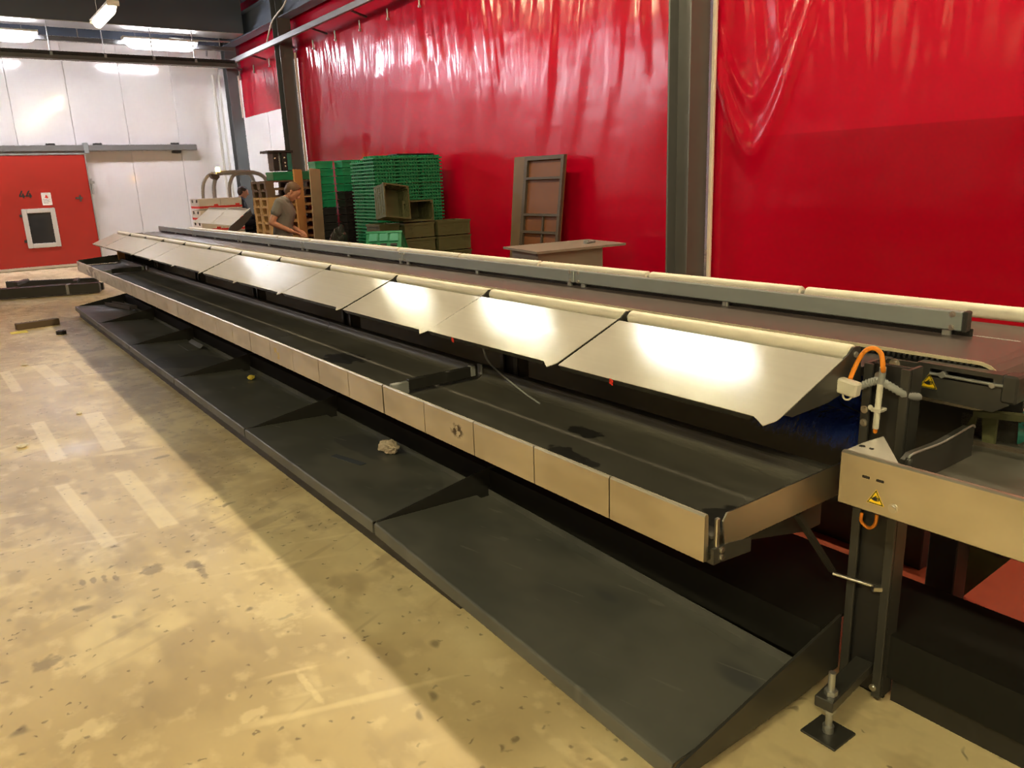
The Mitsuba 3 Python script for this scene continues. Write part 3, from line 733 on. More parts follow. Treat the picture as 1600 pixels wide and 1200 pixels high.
# ------------------------------------------------------------------ packing shelves (six 1.8 m sections)
YS = [1.188 + 1.8 * k for k in range(7)]
ang = np.linspace(0, math.pi / 2, 9)
prof = [(1.475, 0.68), (1.915, 0.68), (1.925, 0.68), (1.935, 0.68)] + [(1.935 + 0.045 * math.sin(a), 0.725 - 0.045 * math.cos(a)) for a in ang[1:]] + [(1.981, 0.729), (1.984, 0.732), (2.000, 0.732), (2.000, 0.700), (2.10, 0.700)]
deck_poly = sg.LineString(prof).buffer(0.004, cap_style='flat')
where = ['nearest the camera', 'second from the near end', 'third from the near end', 'fourth from the near end, past the door side of the man', 'second from the far end', 'at the far end by the red door']
SH = []
for k in range(6):
    a, b = YS[k], YS[k + 1]
    nm = ['nearest the junction box, with a stainless end plate', 'second from the near end, with the smudged plate beside the divider', 'third from the near end, with a yellow residue on its front', 'fourth from the near end', 'fifth from the near end, just before the far divider', 'at the far end, nearest the red door'][k]
    s = thing('packing_shelf', 'waist-high steel-fronted shelf, ' + nm, 'shelf', 'waist-high packing shelves')
    SH.append(s)
    dm = prism_y(deck_poly, a + 0.004, b - 0.004)
    # subtle sag of the back fold, as the light streak in the deck wanders
    part(s, 'deck', trimesh.Trimesh(*trimesh.remesh.subdivide_to_size(dm.vertices, dm.faces, 0.25), process=True), 'mat_deck', 40)
    for i in range(5):
        ya, yb = a + 0.36 * i, a + 0.36 * (i + 1)
        gap = 0.0035 if i == 0 else 0.0012
        pp = [(1.448, 0.618), (1.478, 0.618), (1.478, 0.630), (1.466, 0.640), (1.463, 0.744), (1.460, 0.750), (1.452, 0.750), (1.4485, 0.745)]
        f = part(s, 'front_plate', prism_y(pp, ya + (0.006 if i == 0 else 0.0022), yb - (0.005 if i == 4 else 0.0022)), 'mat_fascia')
    part(s, 'support_rail', box(1.482, 1.50, a, b, 0.60, 0.674), 'mat_frame')
    for y in (a + 0.06, b - 0.06):
        part(s, 'support_arm', prism_y([(1.48, 0.672), (2.06, 0.672), (2.06, 0.52), (1.98, 0.52), (1.50, 0.625)], y - 0.004, y + 0.004), 'mat_frame')
s = SH[0]
part(s, 'end_plate', prism_y([(1.503, 0.722), (1.518, 0.742), (2.07, 0.748), (2.07, 0.646), (1.535, 0.646), (1.512, 0.655)], 1.178, 1.183), 'mat_fascia', label='stainless end plate')
part(s, 'corner_post', box(1.480, 1.494, 1.180, 1.190, 0.648, 0.735, 0.002), 'mat_steel')
eb = part(s, 'end_bracket', prism_y([(1.466, 0.655), (1.53, 0.655), (1.62, 0.640), (1.62, 0.600), (1.466, 0.612)], 1.176, 1.186), 'mat_frame')
for z in (0.645, 0.624):
    part(eb, 'bolt', bolt([1.497, 1.176, z], [0, -1, 0], 0.006, 0.006), 'mat_steel')
part(SH[5], 'end_plate', prism_y([(1.47, 0.69), (1.47, 0.76), (2.07, 0.80), (2.07, 0.69)], YS[6] - 0.012, YS[6] - 0.003), 'mat_frame')
part(SH[5], 'corner_plate', box(1.96, 2.09, YS[6] - 0.05, YS[6], 0.72, 0.86, 0.004), 'mat_cardboard')
for k, y in ((1, 2.99), (5, 10.19)):
    dv = part(SH[k], 'divider', box(1.575, 1.945, y - 0.012, y + 0.012, 0.700, 0.752, 0.003), 'mat_dark')
    part(dv, 'end_cap', box(1.49, 1.575, y - 0.014, y + 0.014, 0.690, 0.744, 0.003), 'mat_grey_plastic', label='grey end block')
    part(dv, 'rear_clip', box(1.905, 1.930, y - 0.016, y + 0.016, 0.706, 0.756, 0.002), 'mat_grey_plastic')
    part(dv, 'rear_clip', box(1.960, 1.970, y - 0.016, y + 0.016, 0.706, 0.756, 0.002), 'mat_grey_plastic')

# ------------------------------------------------------------------ ground trays (six)
YT = [1.15, 2.945, 4.745, 6.545, 8.345, 10.145, 11.99]
lipr = [(1.340 + 0.007 * math.cos(a), 0.136 + 0.007 * math.sin(a)) for a in np.linspace(math.pi, math.pi / 2, 5)]
tray_line = [(1.352, 0.088), (1.333, 0.089)] + lipr + [(1.36, 0.142), (1.876, 0.122), (1.876, 0.10), (1.95, 0.10), (1.95, 0.135)]
tray_poly = sg.LineString(tray_line).buffer(0.0025, cap_style='flat', join_style='round')
names = ['nearest the camera, its near end sagging to the floor', 'second from the near end, holding a crumpled tissue', 'third from the near end, with a yellow scrap in it', 'fourth from the near end, with a folded plate at its back', 'fifth from the near end, between the fourth and the last', 'at the far end, with loose steel pieces in it']
TR = []
for k in range(6):
    a, b = YT[k], YT[k + 1]
    t = thing('ground_tray', 'low dark sheet-metal tray, ' + names[k], 'tray', 'ground trays under the packing shelves')
    TR.append(t)
    dm = prism_y(tray_poly, a + 0.018, b - 0.004)
    nx = 2.085 if k == 0 else 2.012
    top = lambda x: 0.140 + (x - 1.352) * 0.172
    sm = prism_y([(1.334, 0.090), (1.334, 0.132), (1.345, 0.140), (nx, top(nx)), (nx, 0.08), (1.90, 0.072)], a + 0.002, a + 0.011)
    ms = [trimesh.Trimesh(*trimesh.remesh.subdivide_to_size(m.vertices, m.faces, 0.3), process=True) for m in (dm, sm)]
    if k == 0:
        for m in ms:
            v = np.array(m.vertices)
            sag = np.clip(0.060 - 0.046 * (v[:, 0] - 1.31), 0, 1) * np.clip(1 - (v[:, 1] - a) / 1.8, 0, 1)
            v[:, 2] -= sag
            v[:, 0] -= 0.02 * np.clip(1 - (v[:, 1] - a) / 1.8, 0, 1)
            m.vertices = v
    part(t, 'deck', ms[0], 'mat_tray', 12)
    part(t, 'side_plate', ms[1], 'mat_dark' if k else 'mat_frame')
part(TR[5], 'side_plate', prism_y([(1.334, 0.080), (1.334, 0.132), (1.345, 0.140), (2.012, 0.255), (2.012, 0.08)], YT[6] - 0.006, YT[6]), 'mat_dark')

# things lying in the trays
def crumple(c, r, seed, flat=0.6):
    m = trimesh.creation.icosphere(subdivisions=3, radius=1.0)
    v = np.array(m.vertices)
    n = meshkit.fbm(v * 2.3 + seed, 4, seed)
    v *= (0.55 + 0.9 * n)[:, None]
    v *= np.array(r)
    v[:, 2] *= flat
    v[:, 2] -= v[:, 2].min()
    m.vertices = v + np.array(c)
    return m
k = thing('tissue', 'crumpled beige tissue lying in the second ground tray', 'tissue')
scene[k] = mikit.ply(crumple([1.84, 3.78, 0.126], [0.050, 0.075, 0.050], 8, 0.7), 'mat_tissue')
k = thing('yellow_scrap', 'small yellow scrap in the third ground tray', 'scrap')
scene[k] = mikit.ply(crumple([1.81, 6.08, 0.126], [0.026, 0.032, 0.03], 5), 'mat_yellow')
k = thing('wiped_mark', 'dark blue strip of foil lying flat before the tissue', 'foil strip')
fo = box(-0.02, 0.02, -0.13, 0.13, 0, 0.0015)
fo.apply_transform(trimesh.transformations.rotation_matrix(0.25, [0, 0, 1])); fo.apply_translation([1.60, 3.80, 0.1365])
fo.apply_transform(np.eye(4)); scene[k] = mikit.ply(fo, 'mat_foil')
k = thing('folded_plate', 'folded dark steel plate lying at the back of the fourth ground tray', 'steel plate')
fp = prism_y([(-0.06, 0), (0.05, 0), (0.09, 0.03), (0.085, 0.034), (0.048, 0.005), (-0.06, 0.005)], -0.24, 0.20)
fp.apply_translation([1.79, 7.92, 0.128]); scene[k] = mikit.ply(fp, 'mat_tray')
k = thing('steel_offcut', 'short dark steel channel lying at the back of the last ground tray', 'steel offcut')
fp = prism_y([(-0.05, 0), (0.05, 0), (0.05, 0.05), (0.044, 0.05), (0.044, 0.006), (-0.044, 0.006), (-0.044, 0.05), (-0.05, 0.05)], -0.42, 0.36)
fp.apply_transform(trimesh.transformations.rotation_matrix(0.22, [0, 0, 1])); fp.apply_translation([1.80, 11.45, 0.135]); scene[k] = mikit.ply(fp, 'mat_angle')
single('thin_cable', tube([(1.72, 2.62, 0.955), (1.74, 2.62, 0.93), (1.83, 2.72, 0.84), (1.92, 2.76, 0.76), (1.93, 2.60, 0.70), (1.90, 2.45, 0.688)], 0.004, 8), 'mat_grey_plastic', 'thin grey cable hanging from under a flap onto the packing shelf', 'cable', smooth=40)

# ------------------------------------------------------------------ the end station on the right
S = thing('end_station', 'raised stainless-fronted discharge station past the near end of the packing shelves', 'conveyor')
YN = -0.45
fp = sg.Polygon([(1.795, 0.742), (1.80, 0.738), (1.812, 0.738), (1.812, 0.884), (1.80, 0.8845), (1.795, 0.880)])
ft = part(S, 'front_plate', prism_y(fp, YN, 1.038), 'mat_fascia')
for (y, z) in ((0.967, 0.831), (0.930, 0.831)):
    part(ft, 'slot', box(1.7935, 1.796, y - 0.010, y + 0.010, z - 0.0035, z + 0.0035, 0.001), 'mat_ink')
part(ft, 'bolt', bolt([1.795, 0.891, 0.770], [-1, 0, 0], 0.008, 0.006), 'mat_steel')
sticker(ft, 1.795, 0.937, 0.785, 0.046)
cp = part(S, 'corner_plate', prism_z([(1.80, 1.038), (1.80, 0.885), (1.985, 1.03), (1.90, 1.038)], 0.876, 0.881), 'mat_flap')
part(cp, 'hole', cyl([1.87, 1.025, 0.8805], [1.87, 1.025, 0.8822], 0.008, 14), 'mat_ink')
part(cp, 'hole', cyl([1.868, 0.998, 0.8805], [1.868, 0.998, 0.8822], 0.006, 14), 'mat_ink')
part(S, 'side_return', prism_y([(1.812, 0.742), (2.03, 0.742), (2.03, 0.80), (1.98, 0.876), (1.812, 0.876)], 1.026, 1.034), 'mat_fascia')
part(S, 'deck', cat(box(1.82, 2.42, YN, 1.02, 0.788, 0.796), box(2.42, 2.43, YN, 1.02, 0.788, 0.86)), 'mat_deck')
dv = part(S, 'divider', cat(tube([(1.88, 0.905, 0.80), (1.88, 0.905, 0.86), (1.885, 0.905, 0.875)], 0.010, 10, 3)), 'mat_frame', 40)
dpoly = sg.Polygon([(1.875, 0.797), (1.875, 0.872), (1.90, 0.884), (2.05, 0.878), (2.21, 0.888), (2.235, 0.88), (2.235, 0.797)])
part(dv, 'blade', prism_y(dpoly, 0.905, 0.925), 'mat_frame')
part(dv, 'bead', tube([(1.875, 0.905, 0.873), (1.90, 0.905, 0.885), (2.05, 0.905, 0.879), (2.21, 0.905, 0.889), (2.235, 0.905, 0.881)], 0.003, 8), 'mat_zinc', 40)
part(S, 'cross_bar', bar([2.34, 0.952, 0.890], [2.40, 0.40, 0.935], 0.03, 0.018), 'mat_olive')
part(S, 'cross_bar', bar([2.60, 0.985, 0.888], [2.62, 0.45, 0.93], 0.03, 0.03), 'mat_olive')
part(S, 'bearing_bracket', cat(prism_x([(0.99, 0.79), (0.955, 0.79), (0.945, 0.88), (0.955, 0.88)], 2.33, 2.345), prism_x([(0.93, 0.79), (0.90, 0.79), (0.90, 0.885), (0.94, 0.885)], 2.36, 2.375)), 'mat_olive')
part(S, 'guide_strip', bar([2.33, 1.0, 0.80], [2.42, 0.45, 0.79], 0.02, 0.012), 'mat_angle')
part(S, 'return_drum', cyl([2.46, 0.88, 0.83], [2.70, 0.30, 0.86], 0.055, 24), 'mat_teal', 40)  # teal drum colour stands in for a teal-green reflection on a dark roller
part(S, 'side_leg', box(1.90, 1.95, 0.20, 0.25, 0.0, 0.788, 0.003), 'mat_frame')
part(S, 'side_leg', box(2.35, 2.40, 0.20, 0.25, 0.236, 0.788, 0.003), 'mat_frame')
part(S, 'belly_pan', box(2.46, 2.90, 0.2, 1.14, 0.60, 0.61), 'mat_dark')
gp = sg.Polygon([(1.14, 0.0), (0.985, 0.235), (0.985, 0.52), (1.14, 0.52)])
part(S, 'guard_sheet', prism_x(gp, 2.885, 2.895), 'mat_olive')
part(S, 'cable_loop', tube([(2.86, 1.10, 0.30), (2.86, 1.04, 0.235), (2.86, 0.99, 0.25), (2.86, 0.97, 0.33)], 0.010, 8), 'mat_black', 40)
part(S, 'motor_hub', cat(cyl([2.14, 1.075, 0.905], [2.20, 1.075, 0.905], 0.035, 24), cyl([2.13, 1.075, 0.905], [2.14, 1.075, 0.905], 0.02, 20)), 'mat_black', 40)

# cables at the near end
k = thing('junction_box', 'small white junction box clipped beside the last flap', 'box')
jb = box(-0.058, 0.058, -0.016, 0.016, -0.021, 0.021, 0.005)
jb.apply_transform(trimesh.transformations.rotation_matrix(math.pi / 2, [0, 0, 1]))
M1 = trimesh.transformations.rotation_matrix(0.12, [1, 0, 0])
jb.apply_transform(M1); jb.apply_translation([1.955, 1.152, 1.010]); part(k, 'case', jb, 'mat_white_plastic')
part(k, 'clip', cat(box(1.940, 1.968, 1.208, 1.226, 0.985, 0.998, 0.002), cyl([1.945, 1.217, 0.98], [1.945, 1.217, 1.006], 0.006, 10)), 'mat_zinc')
part(k, 'lead', tube([(1.940, 1.192, 0.992), (1.935, 1.195, 0.975), (1.935, 1.205, 0.950), (1.94, 1.235, 0.932), (1.95, 1.25, 0.930)], 0.0042, 8), 'mat_white_plastic', 40)
part(k, 'lead', tube([(1.953, 1.139, 0.996), (1.95, 1.134, 0.976), (1.95, 1.119, 0.974), (1.955, 1.104, 0.995)], 0.003, 8), 'mat_white_plastic', 40)
single('orange_cable', tube([(1.965, 1.128, 1.028), (2.0, 1.130, 1.070), (2.0, 1.110, 1.105), (2.0, 1.085, 1.116), (2.0, 1.064, 1.103), (2.0, 1.056, 1.066), (2.01, 1.06, 1.055)], 0.0065, 12), 'mat_orange_cable', 'bright orange cable looping up from the white junction box', 'cable', smooth=40)
k = thing('conduit', 'pale grey conduit tube clipped to the end post below the orange cable', 'conduit')
part(k, 'sleeve', tube([(2.012, 1.062, 1.064), (2.02, 1.068, 1.03), (2.02, 1.07, 1.015)], 0.009, 12, 3), 'mat_grey_plastic', 40)
part(k, 'tube', cyl([2.02, 1.070, 1.015], [2.02, 1.073, 0.885], 0.0085, 14), 'mat_white_plastic', 40)
part(k, 'clip', cat(box(2.008, 2.046, 1.058, 1.086, 0.934, 0.944, 0.002), bolt([2.03, 1.097, 0.939], [-1, 0, 0], 0.005, 0.005)), 'mat_white_plastic')
part(k, 'tip', cyl([2.02, 1.073, 0.885], [2.025, 1.076, 0.872], 0.006, 10), 'mat_orange_cable', 40)
rib = []
hp = bezier([(2.0, 1.150, 0.985), (2.02, 1.137, 0.990), (2.03, 1.108, 1.009), (2.03, 1.079, 1.020), (2.03, 1.049, 1.011), (2.05, 1.015, 0.990), (2.10, 1.0, 0.975)], 8)
single('corrugated_hose', tube(hp, np.where(np.arange(len(hp)) % 2 == 0, 0.0095, 0.0120), 12, 0), 'mat_grey_plastic', 'grey corrugated hose arching across the end post', 'hose', smooth=50)
single('yellow_cable', tube([(2.045, 1.105, 0.61), (2.042, 1.103, 0.585), (2.042, 1.08, 0.572), (2.042, 1.062, 0.588), (2.046, 1.060, 0.62)], 0.005, 10), 'mat_orange_cable', 'short orange cable loop on the end post below the steel front', 'cable', smooth=40)

# ------------------------------------------------------------------ things on the open floor
k = thing('steel_bundle', 'dark steel frame pieces strapped in a flat bundle on the floor before the red door', 'steel bundle')
def fr(p0, p1, w=0.10, h=0.10, m='mat_dark', nm='beam'):
    part(k, nm, bar(p0, p1, w, h, ch=0.006), m)
fr((-0.6, 15.55, 0.10), (2.05, 14.65, 0.10), 0.16, 0.16)
fr((-0.5, 15.85, 0.08), (2.15, 14.95, 0.08), 0.10, 0.12)
fr((0.85, 16.75, 0.09), (2.2, 15.85, 0.09), 0.08, 0.12)
fr((0.9, 15.5, 0.20), (1.15, 16.45, 0.16), 0.07, 0.06, 'mat_frame', 'cross_member')
fr((1.75, 15.2, 0.17), (1.9, 16.0, 0.14), 0.07, 0.05, 'mat_frame', 'cross_member')
fr((-0.6, 16.1, 0.10), (1.95, 15.45, 0.10), 0.06, 0.06)
for q in (0.15, 0.83):
    p = np.array([-0.6, 15.55, 0.10]) * (1 - q) + np.array([2.05, 14.65, 0.10]) * q
    part(k, 'strap', bar(p - [0.02, -0.007, 0], p + [0.02, -0.007, 0], 0.168, 0.168, ch=0.003), 'mat_grey_plastic')
k = single('timber_offcut', bar((0.58, 11.42, 0.04), (1.06, 11.50, 0.04), 0.10, 0.08, ch=0.006), 'mat_oldwood', 'short brown timber offcut lying on the floor', 'timber')
single('yellow_tape', box(0.50, 0.68, 11.10, 11.28, 0.0, 0.003), 'mat_yellow', 'piece of yellow tape on the floor beside the timber', 'tape')
single('black_puck', trimesh.creation.cylinder(radius=0.055, height=0.04, sections=20).apply_translation([0.985, 10.62, 0.02]), 'mat_black', 'small black rubber puck on the floor near the tray end', 'puck', smooth=40)
for i, (x, y, r, lab) in enumerate(((0.46, 8.86, 0.030, 'white paper scrap beside the pale marks farthest from the camera'), (0.20, 5.87, 0.035, 'white paper scrap near the left of the floor'), (0.62, 6.50, 0.022, 'tiny white paper scrap above the long pale mark'))):
    single('paper_scrap', crumple([x, y, 0.0], [r, r * 0.7, r * 0.6], 11 + i, 0.5), 'mat_paper', lab, 'scrap')

# ------------------------------------------------------------------ pallets, boards, crates behind the conveyor
def pallet_mesh():
    ms = [box(0, 1.2, y0, y0 + w, 0.122, 0.144) for y0, w in ((0, .145), (.171, .10), (.3275, .145), (.529, .10), (.655, .145))]
    ms += [box(x0, x0 + .145, 0, 0.8, 0.100, 0.122) for x0 in (0, .5275, 1.055)]
    ms += [box(x0, x0 + .145, y0, y0 + w, 0.022, 0.100) for x0 in (0, .5275, 1.055) for y0, w in ((0, .10), (.3275, .145), (.70, .10))]
    ms += [box(0, 1.2, y0, y0 + w, 0, 0.022) for y0, w in ((0, .10), (.3275, .145), (.70, .10))]
    return cat(ms)
PM = mikit.ply(pallet_mesh(), 'mat_wood')
PMo = mikit.ply(pallet_mesh(), 'mat_oldwood')
for k in range(12):
    lab = f'wooden pallet, {nth(11 - k)} of the tall stack behind the man in grey'
    single('wooden_pallet', PM if k < 10 else PMo, None, lab, 'pallet', 'pallets in the tall stack', world=T().translate([4.86 + 0.006 * math.sin(k * 2.1), 14.0 + 0.008 * math.cos(k * 1.7), 0.144 * k]))
for k in range(11):  # backing stack added so the openings of the tall stack stay dark
    single('wooden_pallet', PMo, None, f'brown wooden pallet, {nth(10 - k)} of the added stack behind the tall one', 'pallet', 'pallets in the added stack', world=T().translate([5.14 + 0.006 * math.sin(k * 1.3), 14.86 + 0.006 * math.cos(k), 0.144 * k]))

def crate_mesh(w, d, h, slats=4, t=0.012, floor=True):
    ms = []
    for sx in (0, 1):
        for sy in (0, 1):
            x, y = sx * (w - 0.035), sy * (d - 0.035)
            ms.append(box(x, x + 0.035, y, y + 0.035, 0, h))
    hs = np.linspace(0, h - 0.03, slats + 1)
    for i, z in enumerate(hs):
        hh = 0.03 if i in (0, slats) else 0.022
        ex = 0.008 if i == slats else 0
        ms += [box(-ex, w + ex, -ex, t, z, z + hh), box(-ex, w + ex, d - t, d + ex, z, z + hh), box(-ex, t, -ex, d + ex, z, z + hh), box(w - t, w + ex, -ex, d + ex, z, z + hh)]
    nx, ny = max(2, int(w / 0.10)), max(2, int(d / 0.10))
    for i in range(1, nx):
        x = w * i / nx
        ms += [box(x - 0.006, x + 0.006, 0.002, t - 0.002, 0, h), box(x - 0.006, x + 0.006, d - t + 0.002, d - 0.002, 0, h)]
    for i in range(1, ny):
        y = d * i / ny
        ms += [box(0.002, t - 0.002, y - 0.006, y + 0.006, 0, h), box(w - t + 0.002, w - 0.002, y - 0.006, y + 0.006, 0, h)]
    if floor:
        ms += [box(0.004, t - 0.004, 0.01, d - 0.01, 0, h - 0.02), box(w - t + 0.004, w - 0.004, 0.01, d - 0.01, 0, h - 0.02), box(0.01, w - 0.01, 0.004, t - 0.004, 0, h - 0.02), box(0.01, w - 0.01, d - t + 0.004, d - 0.004, 0, h - 0.02)]
        ms.append(box(0.01, w - 0.01, 0.01, d - 0.01, 0.0, 0.008))
        for i in range(1, nx):
            ms.append(box(w * i / nx - 0.008, w * i / nx + 0.008, 0, d, -0.008, 0.0))
        ms += [bar([0.02, 0.02, -0.004], [w - 0.02, d - 0.02, -0.004], 0.02, 0.008), bar([w - 0.02, 0.02, -0.004], [0.02, d - 0.02, -0.004], 0.02, 0.008)]
    return cat(ms)

# tall block of nested green trays on a pallet
single('plastic_pallet', box(5.28, 6.48, 10.58, 11.40, 0.0, 0.15, 0.01), 'mat_black', 'black plastic pallet under the tall block of green trays', 'pallet')
def nest_mesh(w, d, p=0.05):
    ms = [box(-0.008, w + 0.004, -0.008, d + 0.004, 0.0, p * 0.42), box(0.025, w - 0.025, 0.025, d - 0.025, p * 0.42, p - 0.001)]
    for i in range(1, 8):
        x = w * i / 8
        ms.append(box(x - 0.007, x + 0.007, 0.0, d, p * 0.45, p - 0.002))
    for i in range(1, 6):
        y = d * i / 6
        ms.append(box(0.0, w, y - 0.009, y + 0.009, p * 0.45, p - 0.002))
    return cat(ms)
NW, ND, NP = 0.375, 0.39, 0.05
NMs = mikit.ply(nest_mesh(NW, ND), 'mat_green')
col_n = 0
for (ix, iy, n, lab) in ((0, 0, 37, 'near left column of the tall green block'), (1, 0, 37, 'middle column of the tall green block'), (2, 0, 37, 'curtain side column of the green block'), (0, 1, 36, 'back left column of the tall green block')):
    for k in range(n):
        single('green_tray', NMs, None, f'green tray, {nth(n - 1 - k)}, {lab}', 'tray', 'nested trays of column ' + 'near left,middle,curtain side,back left'.split(',')[col_n],
               world=T().translate([5.30 + ix * 0.385 + 0.004 * math.sin(k * 1.9 + ix), 10.60 + iy * 0.40 + 0.004 * math.cos(k * 2.7 + iy), 0.151 + NP * k]))
    col_n += 1
for k, x in enumerate((5.72, 6.02)):
    single('cover_tray', box(x, x + 0.34, 10.66, 10.96, 2.004, 2.026, 0.006), 'mat_black', ['black cover on top of the middle column of green trays', 'black cover on top of the green trays by the red curtain'][k], 'tray cover')

# green and black crates beside the block
GC = mikit.ply(crate_mesh(0.40, 0.30, 0.115, 3), 'mat_green')
GD = mikit.ply(crate_mesh(0.40, 0.30, 0.115, 3), 'mat_green_dark')
BC = mikit.ply(crate_mesh(0.40, 0.30, 0.115, 3), 'mat_black')
def crates(x, y, n, split, cols, labs, w=0.40):
    for k in range(n):
        top = k >= split
        single('stacked_crate', cols[1] if top else cols[0], None, f'{labs[1] if top else labs[0]}, {nth(n - 1 - k)}', 'crate', labs[1] if top else labs[0], world=T().translate([x, y, 0.009 + 0.125 * k]) @ T().scale([w / 0.40, 1, 1]))
crates(5.20, 12.52, 16, 10, (BC, GC), ('black crate in the stack just left of the board', 'green crate in the stack just left of the board'), 0.30)
crates(5.53, 12.20, 16, 12, (BC, GC), ('black crate in the stack just right of the board', 'green crate in the stack just right of the board'), 0.32)
crates(5.56, 11.62, 14, 14, (BC, GD), ('black crate in the stack beside the green block', ''), 0.32)
crates(5.86, 12.62, 16, 12, (BC, GD), ('black crate in the rear stack by the curtain', 'dark green crate in the rear stack by the curtain'), 0.40)
k = thing('black_bag', 'glossy black plastic bag slumped against the black crates', 'bag')
scene[k] = mikit.ply(crumple([5.02, 11.45, 0.0], [0.17, 0.14, 0.47], 21, 1.0), 'mat_window_dark')
single('plywood_board', bar((5.06, 12.36, 0.0), (5.14, 12.42, 1.88), 0.27, 0.018, up=(-0.5, 0.86, 0), ch=0.002), 'mat_board', 'tall grey-brown plywood board leaning against the crates', 'board')
single('cardboard_sheet', bar((5.22, 13.42, 0.0), (5.25, 13.46, 1.90), 0.22, 0.03, up=(-0.5, 0.86, 0), ch=0.002), 'mat_cardboard', 'tall orange-brown cardboard sheet standing behind the man', 'cardboard')
# on top of the tall pallet stack
single('stacked_crate', GC, None, 'green crate lying on the tall pallet stack', 'crate', world=T().translate([5.06, 14.15, 1.738]) @ T().scale([0.95, 1.2, 1.25]))
single('stacked_crate', GD, None, 'dark green crate on the pallet stack behind the man, by the column', 'crate', world=T().translate([5.55, 14.15, 1.738]) @ T().scale([0.6, 1.2, 1.25]))
k = thing('plastic_bin', 'black and teal plastic bin standing on the green crate', 'bin')
part(k, 'top_slab', box(5.02, 5.50, 14.2, 14.6, 2.215, 2.255, 0.006), 'mat_dark')
part(k, 'leg', box(5.12, 5.22, 14.22, 14.5, 1.90, 2.215, 0.008), 'mat_black')
part(k, 'leg', box(5.28, 5.38, 14.22, 14.5, 1.90, 2.215, 0.008), 'mat_black')
part(k, 'panel', box(5.22, 5.28, 14.30, 14.5, 1.90, 2.215), 'mat_grey_plastic')
part(k, 'panel', box(5.38, 5.48, 14.24, 14.5, 1.90, 2.215, 0.012), 'mat_teal', label='teal panel')
part(k, 'hole', cat([cyl([x, 14.215, z], [x, 14.225, z], 0.014, 12) for x, z in ((5.15, 2.12), (5.33, 2.13), (5.335, 2.04), (5.335, 1.98))]), 'mat_paper')

# olive crates and the tipped green crate
OC = mikit.ply(crate_mesh(0.47, 0.40, 0.205, 4), 'mat_olive')
for col, (x, y) in enumerate(((5.20, 9.62), (5.72, 9.60))):
    for k in range(5):
        single('olive_crate', OC, None, [f'olive crate in the left short stack, {nth(4 - k)}', f'olive crate in the short stack nearer the curtain, {nth(4 - k)}'][col], 'crate', ['left olive stack', 'right olive stack'][col], world=T().translate([x, y, 0.009 + 0.213 * k - (0.02 if col else 0) * (k > 0) * 0]) @ T().scale([1.0 if col == 0 else 1.15, 1, 0.97]))
single('olive_crate', mikit.ply(crate_mesh(0.30, 0.40, 0.205, 4), 'mat_olive'), None, 'olive crate half hidden at the left end of the short stacks', 'crate', world=T().translate([4.86, 9.70, 0.86]))
single('olive_crate', mikit.ply(crate_mesh(0.30, 0.40, 0.84, 4), 'mat_olive'), None, 'tall olive crate under the half hidden one', 'crate', world=T().translate([4.86, 9.70, 0.009]))
def oriented(mesh_dict, pos, rot, s=(1, 1, 1)):
    t = T().translate(pos)
    for ax, a in rot:
        t = t @ T().rotate(ax, a)
    return t @ T().scale(list(s))
single('olive_crate', mikit.ply(crate_mesh(0.47, 0.27, 0.40, 4), 'mat_olive'), None, 'open olive crate lying on its side, mouth to the camera, on the short stack', 'crate', world=oriented(None, [5.20, 10.02, 1.085], [([1, 0, 0], 90)]))
single('olive_crate', mikit.ply(crate_mesh(0.40, 0.44, 0.24, 4), 'mat_olive'), None, 'olive crate tipped up on its edge beside the open one', 'crate', world=oriented(None, [4.80, 9.66, 1.135], [([0, 0, 1], 8), ([0, 1, 0], 8), ([1, 0, 0], 78)]))
k = thing('green_crate', 'bright green crate tipped forward in front of the olive crates', 'crate')
W = oriented(None, [4.30, 9.02, 0.80], [([0, 0, 1], -38), ([1, 0, 0], -32)], (0.9, 1, 1))
part(k, 'body', mikit.ply(crate_mesh(0.50, 0.62, 0.26, 2), 'mat_green'), None, world=W)
for i in range(3):
    part(k, 'panel', mikit.ply(box(0.045 + 0.145 * i, 0.165 + 0.145 * i, -0.012, 0.002, 0.115, 0.225, 0.004), 'mat_teal_pale'), None, world=W, label='pale teal panel')
    part(k, 'slot', mikit.ply(box(0.060 + 0.145 * i, 0.150 + 0.145 * i, -0.011, 0.002, 0.045, 0.085, 0.004), 'mat_black'), None, world=W)
single('crate_stand', box(4.30, 4.95, 8.55, 9.25, 0.0, 0.44, 0.01), 'mat_green_dark', 'dark green bin under the tipped bright green crate', 'bin')

# leaning table leaves
def leaf(label, y0, y1, lean0, lean1, z1, plys, framed):
    k = thing('framed_panel', label, 'panel')
    W, H = y1 - y0, z1
    n = np.array([-(lean1 - lean0), 0, 0])
    def P(u, v, w=0.0):
        return np.array([lean0 + (lean1 - lean0) * v / H - w, y0 + u, v])
    def slab(u0, u1, v0, v1, w0, w1, m, nm):
        pts = [P(u, v, w) for u in (u0, u1) for v in (v0, v1) for w in (w0, w1)]
        part(k, nm, trimesh.convex.convex_hull(np.array(pts)), m)
    slab(0, W, 0, H, 0, 0.018, plys, 'board')
    if framed:
        for (u0, u1, v0, v1) in ((0, 0.05, 0, H), (W - 0.06, W, 0, H), (0.05, W - 0.06, H - 0.05, H), (0.05, W - 0.06, 1.58, 1.61), (0.05, W - 0.06, 1.12, 1.15), (0.05, W - 0.06, 0.90, 0.93), (0.05, W - 0.06, 0.0, 0.05)):
            slab(u0, u1, v0, v1, 0.018, 0.055, 'mat_angle', 'frame_bar')
        slab(W * 0.42, W * 0.42 + 0.025, 0.05, 0.90, 0.018, 0.045, 'mat_angle', 'frame_bar')
        slab(W * 0.42, W * 0.42 + 0.025, 0.93, 1.12, 0.018, 0.045, 'mat_angle', 'frame_bar')
    return k
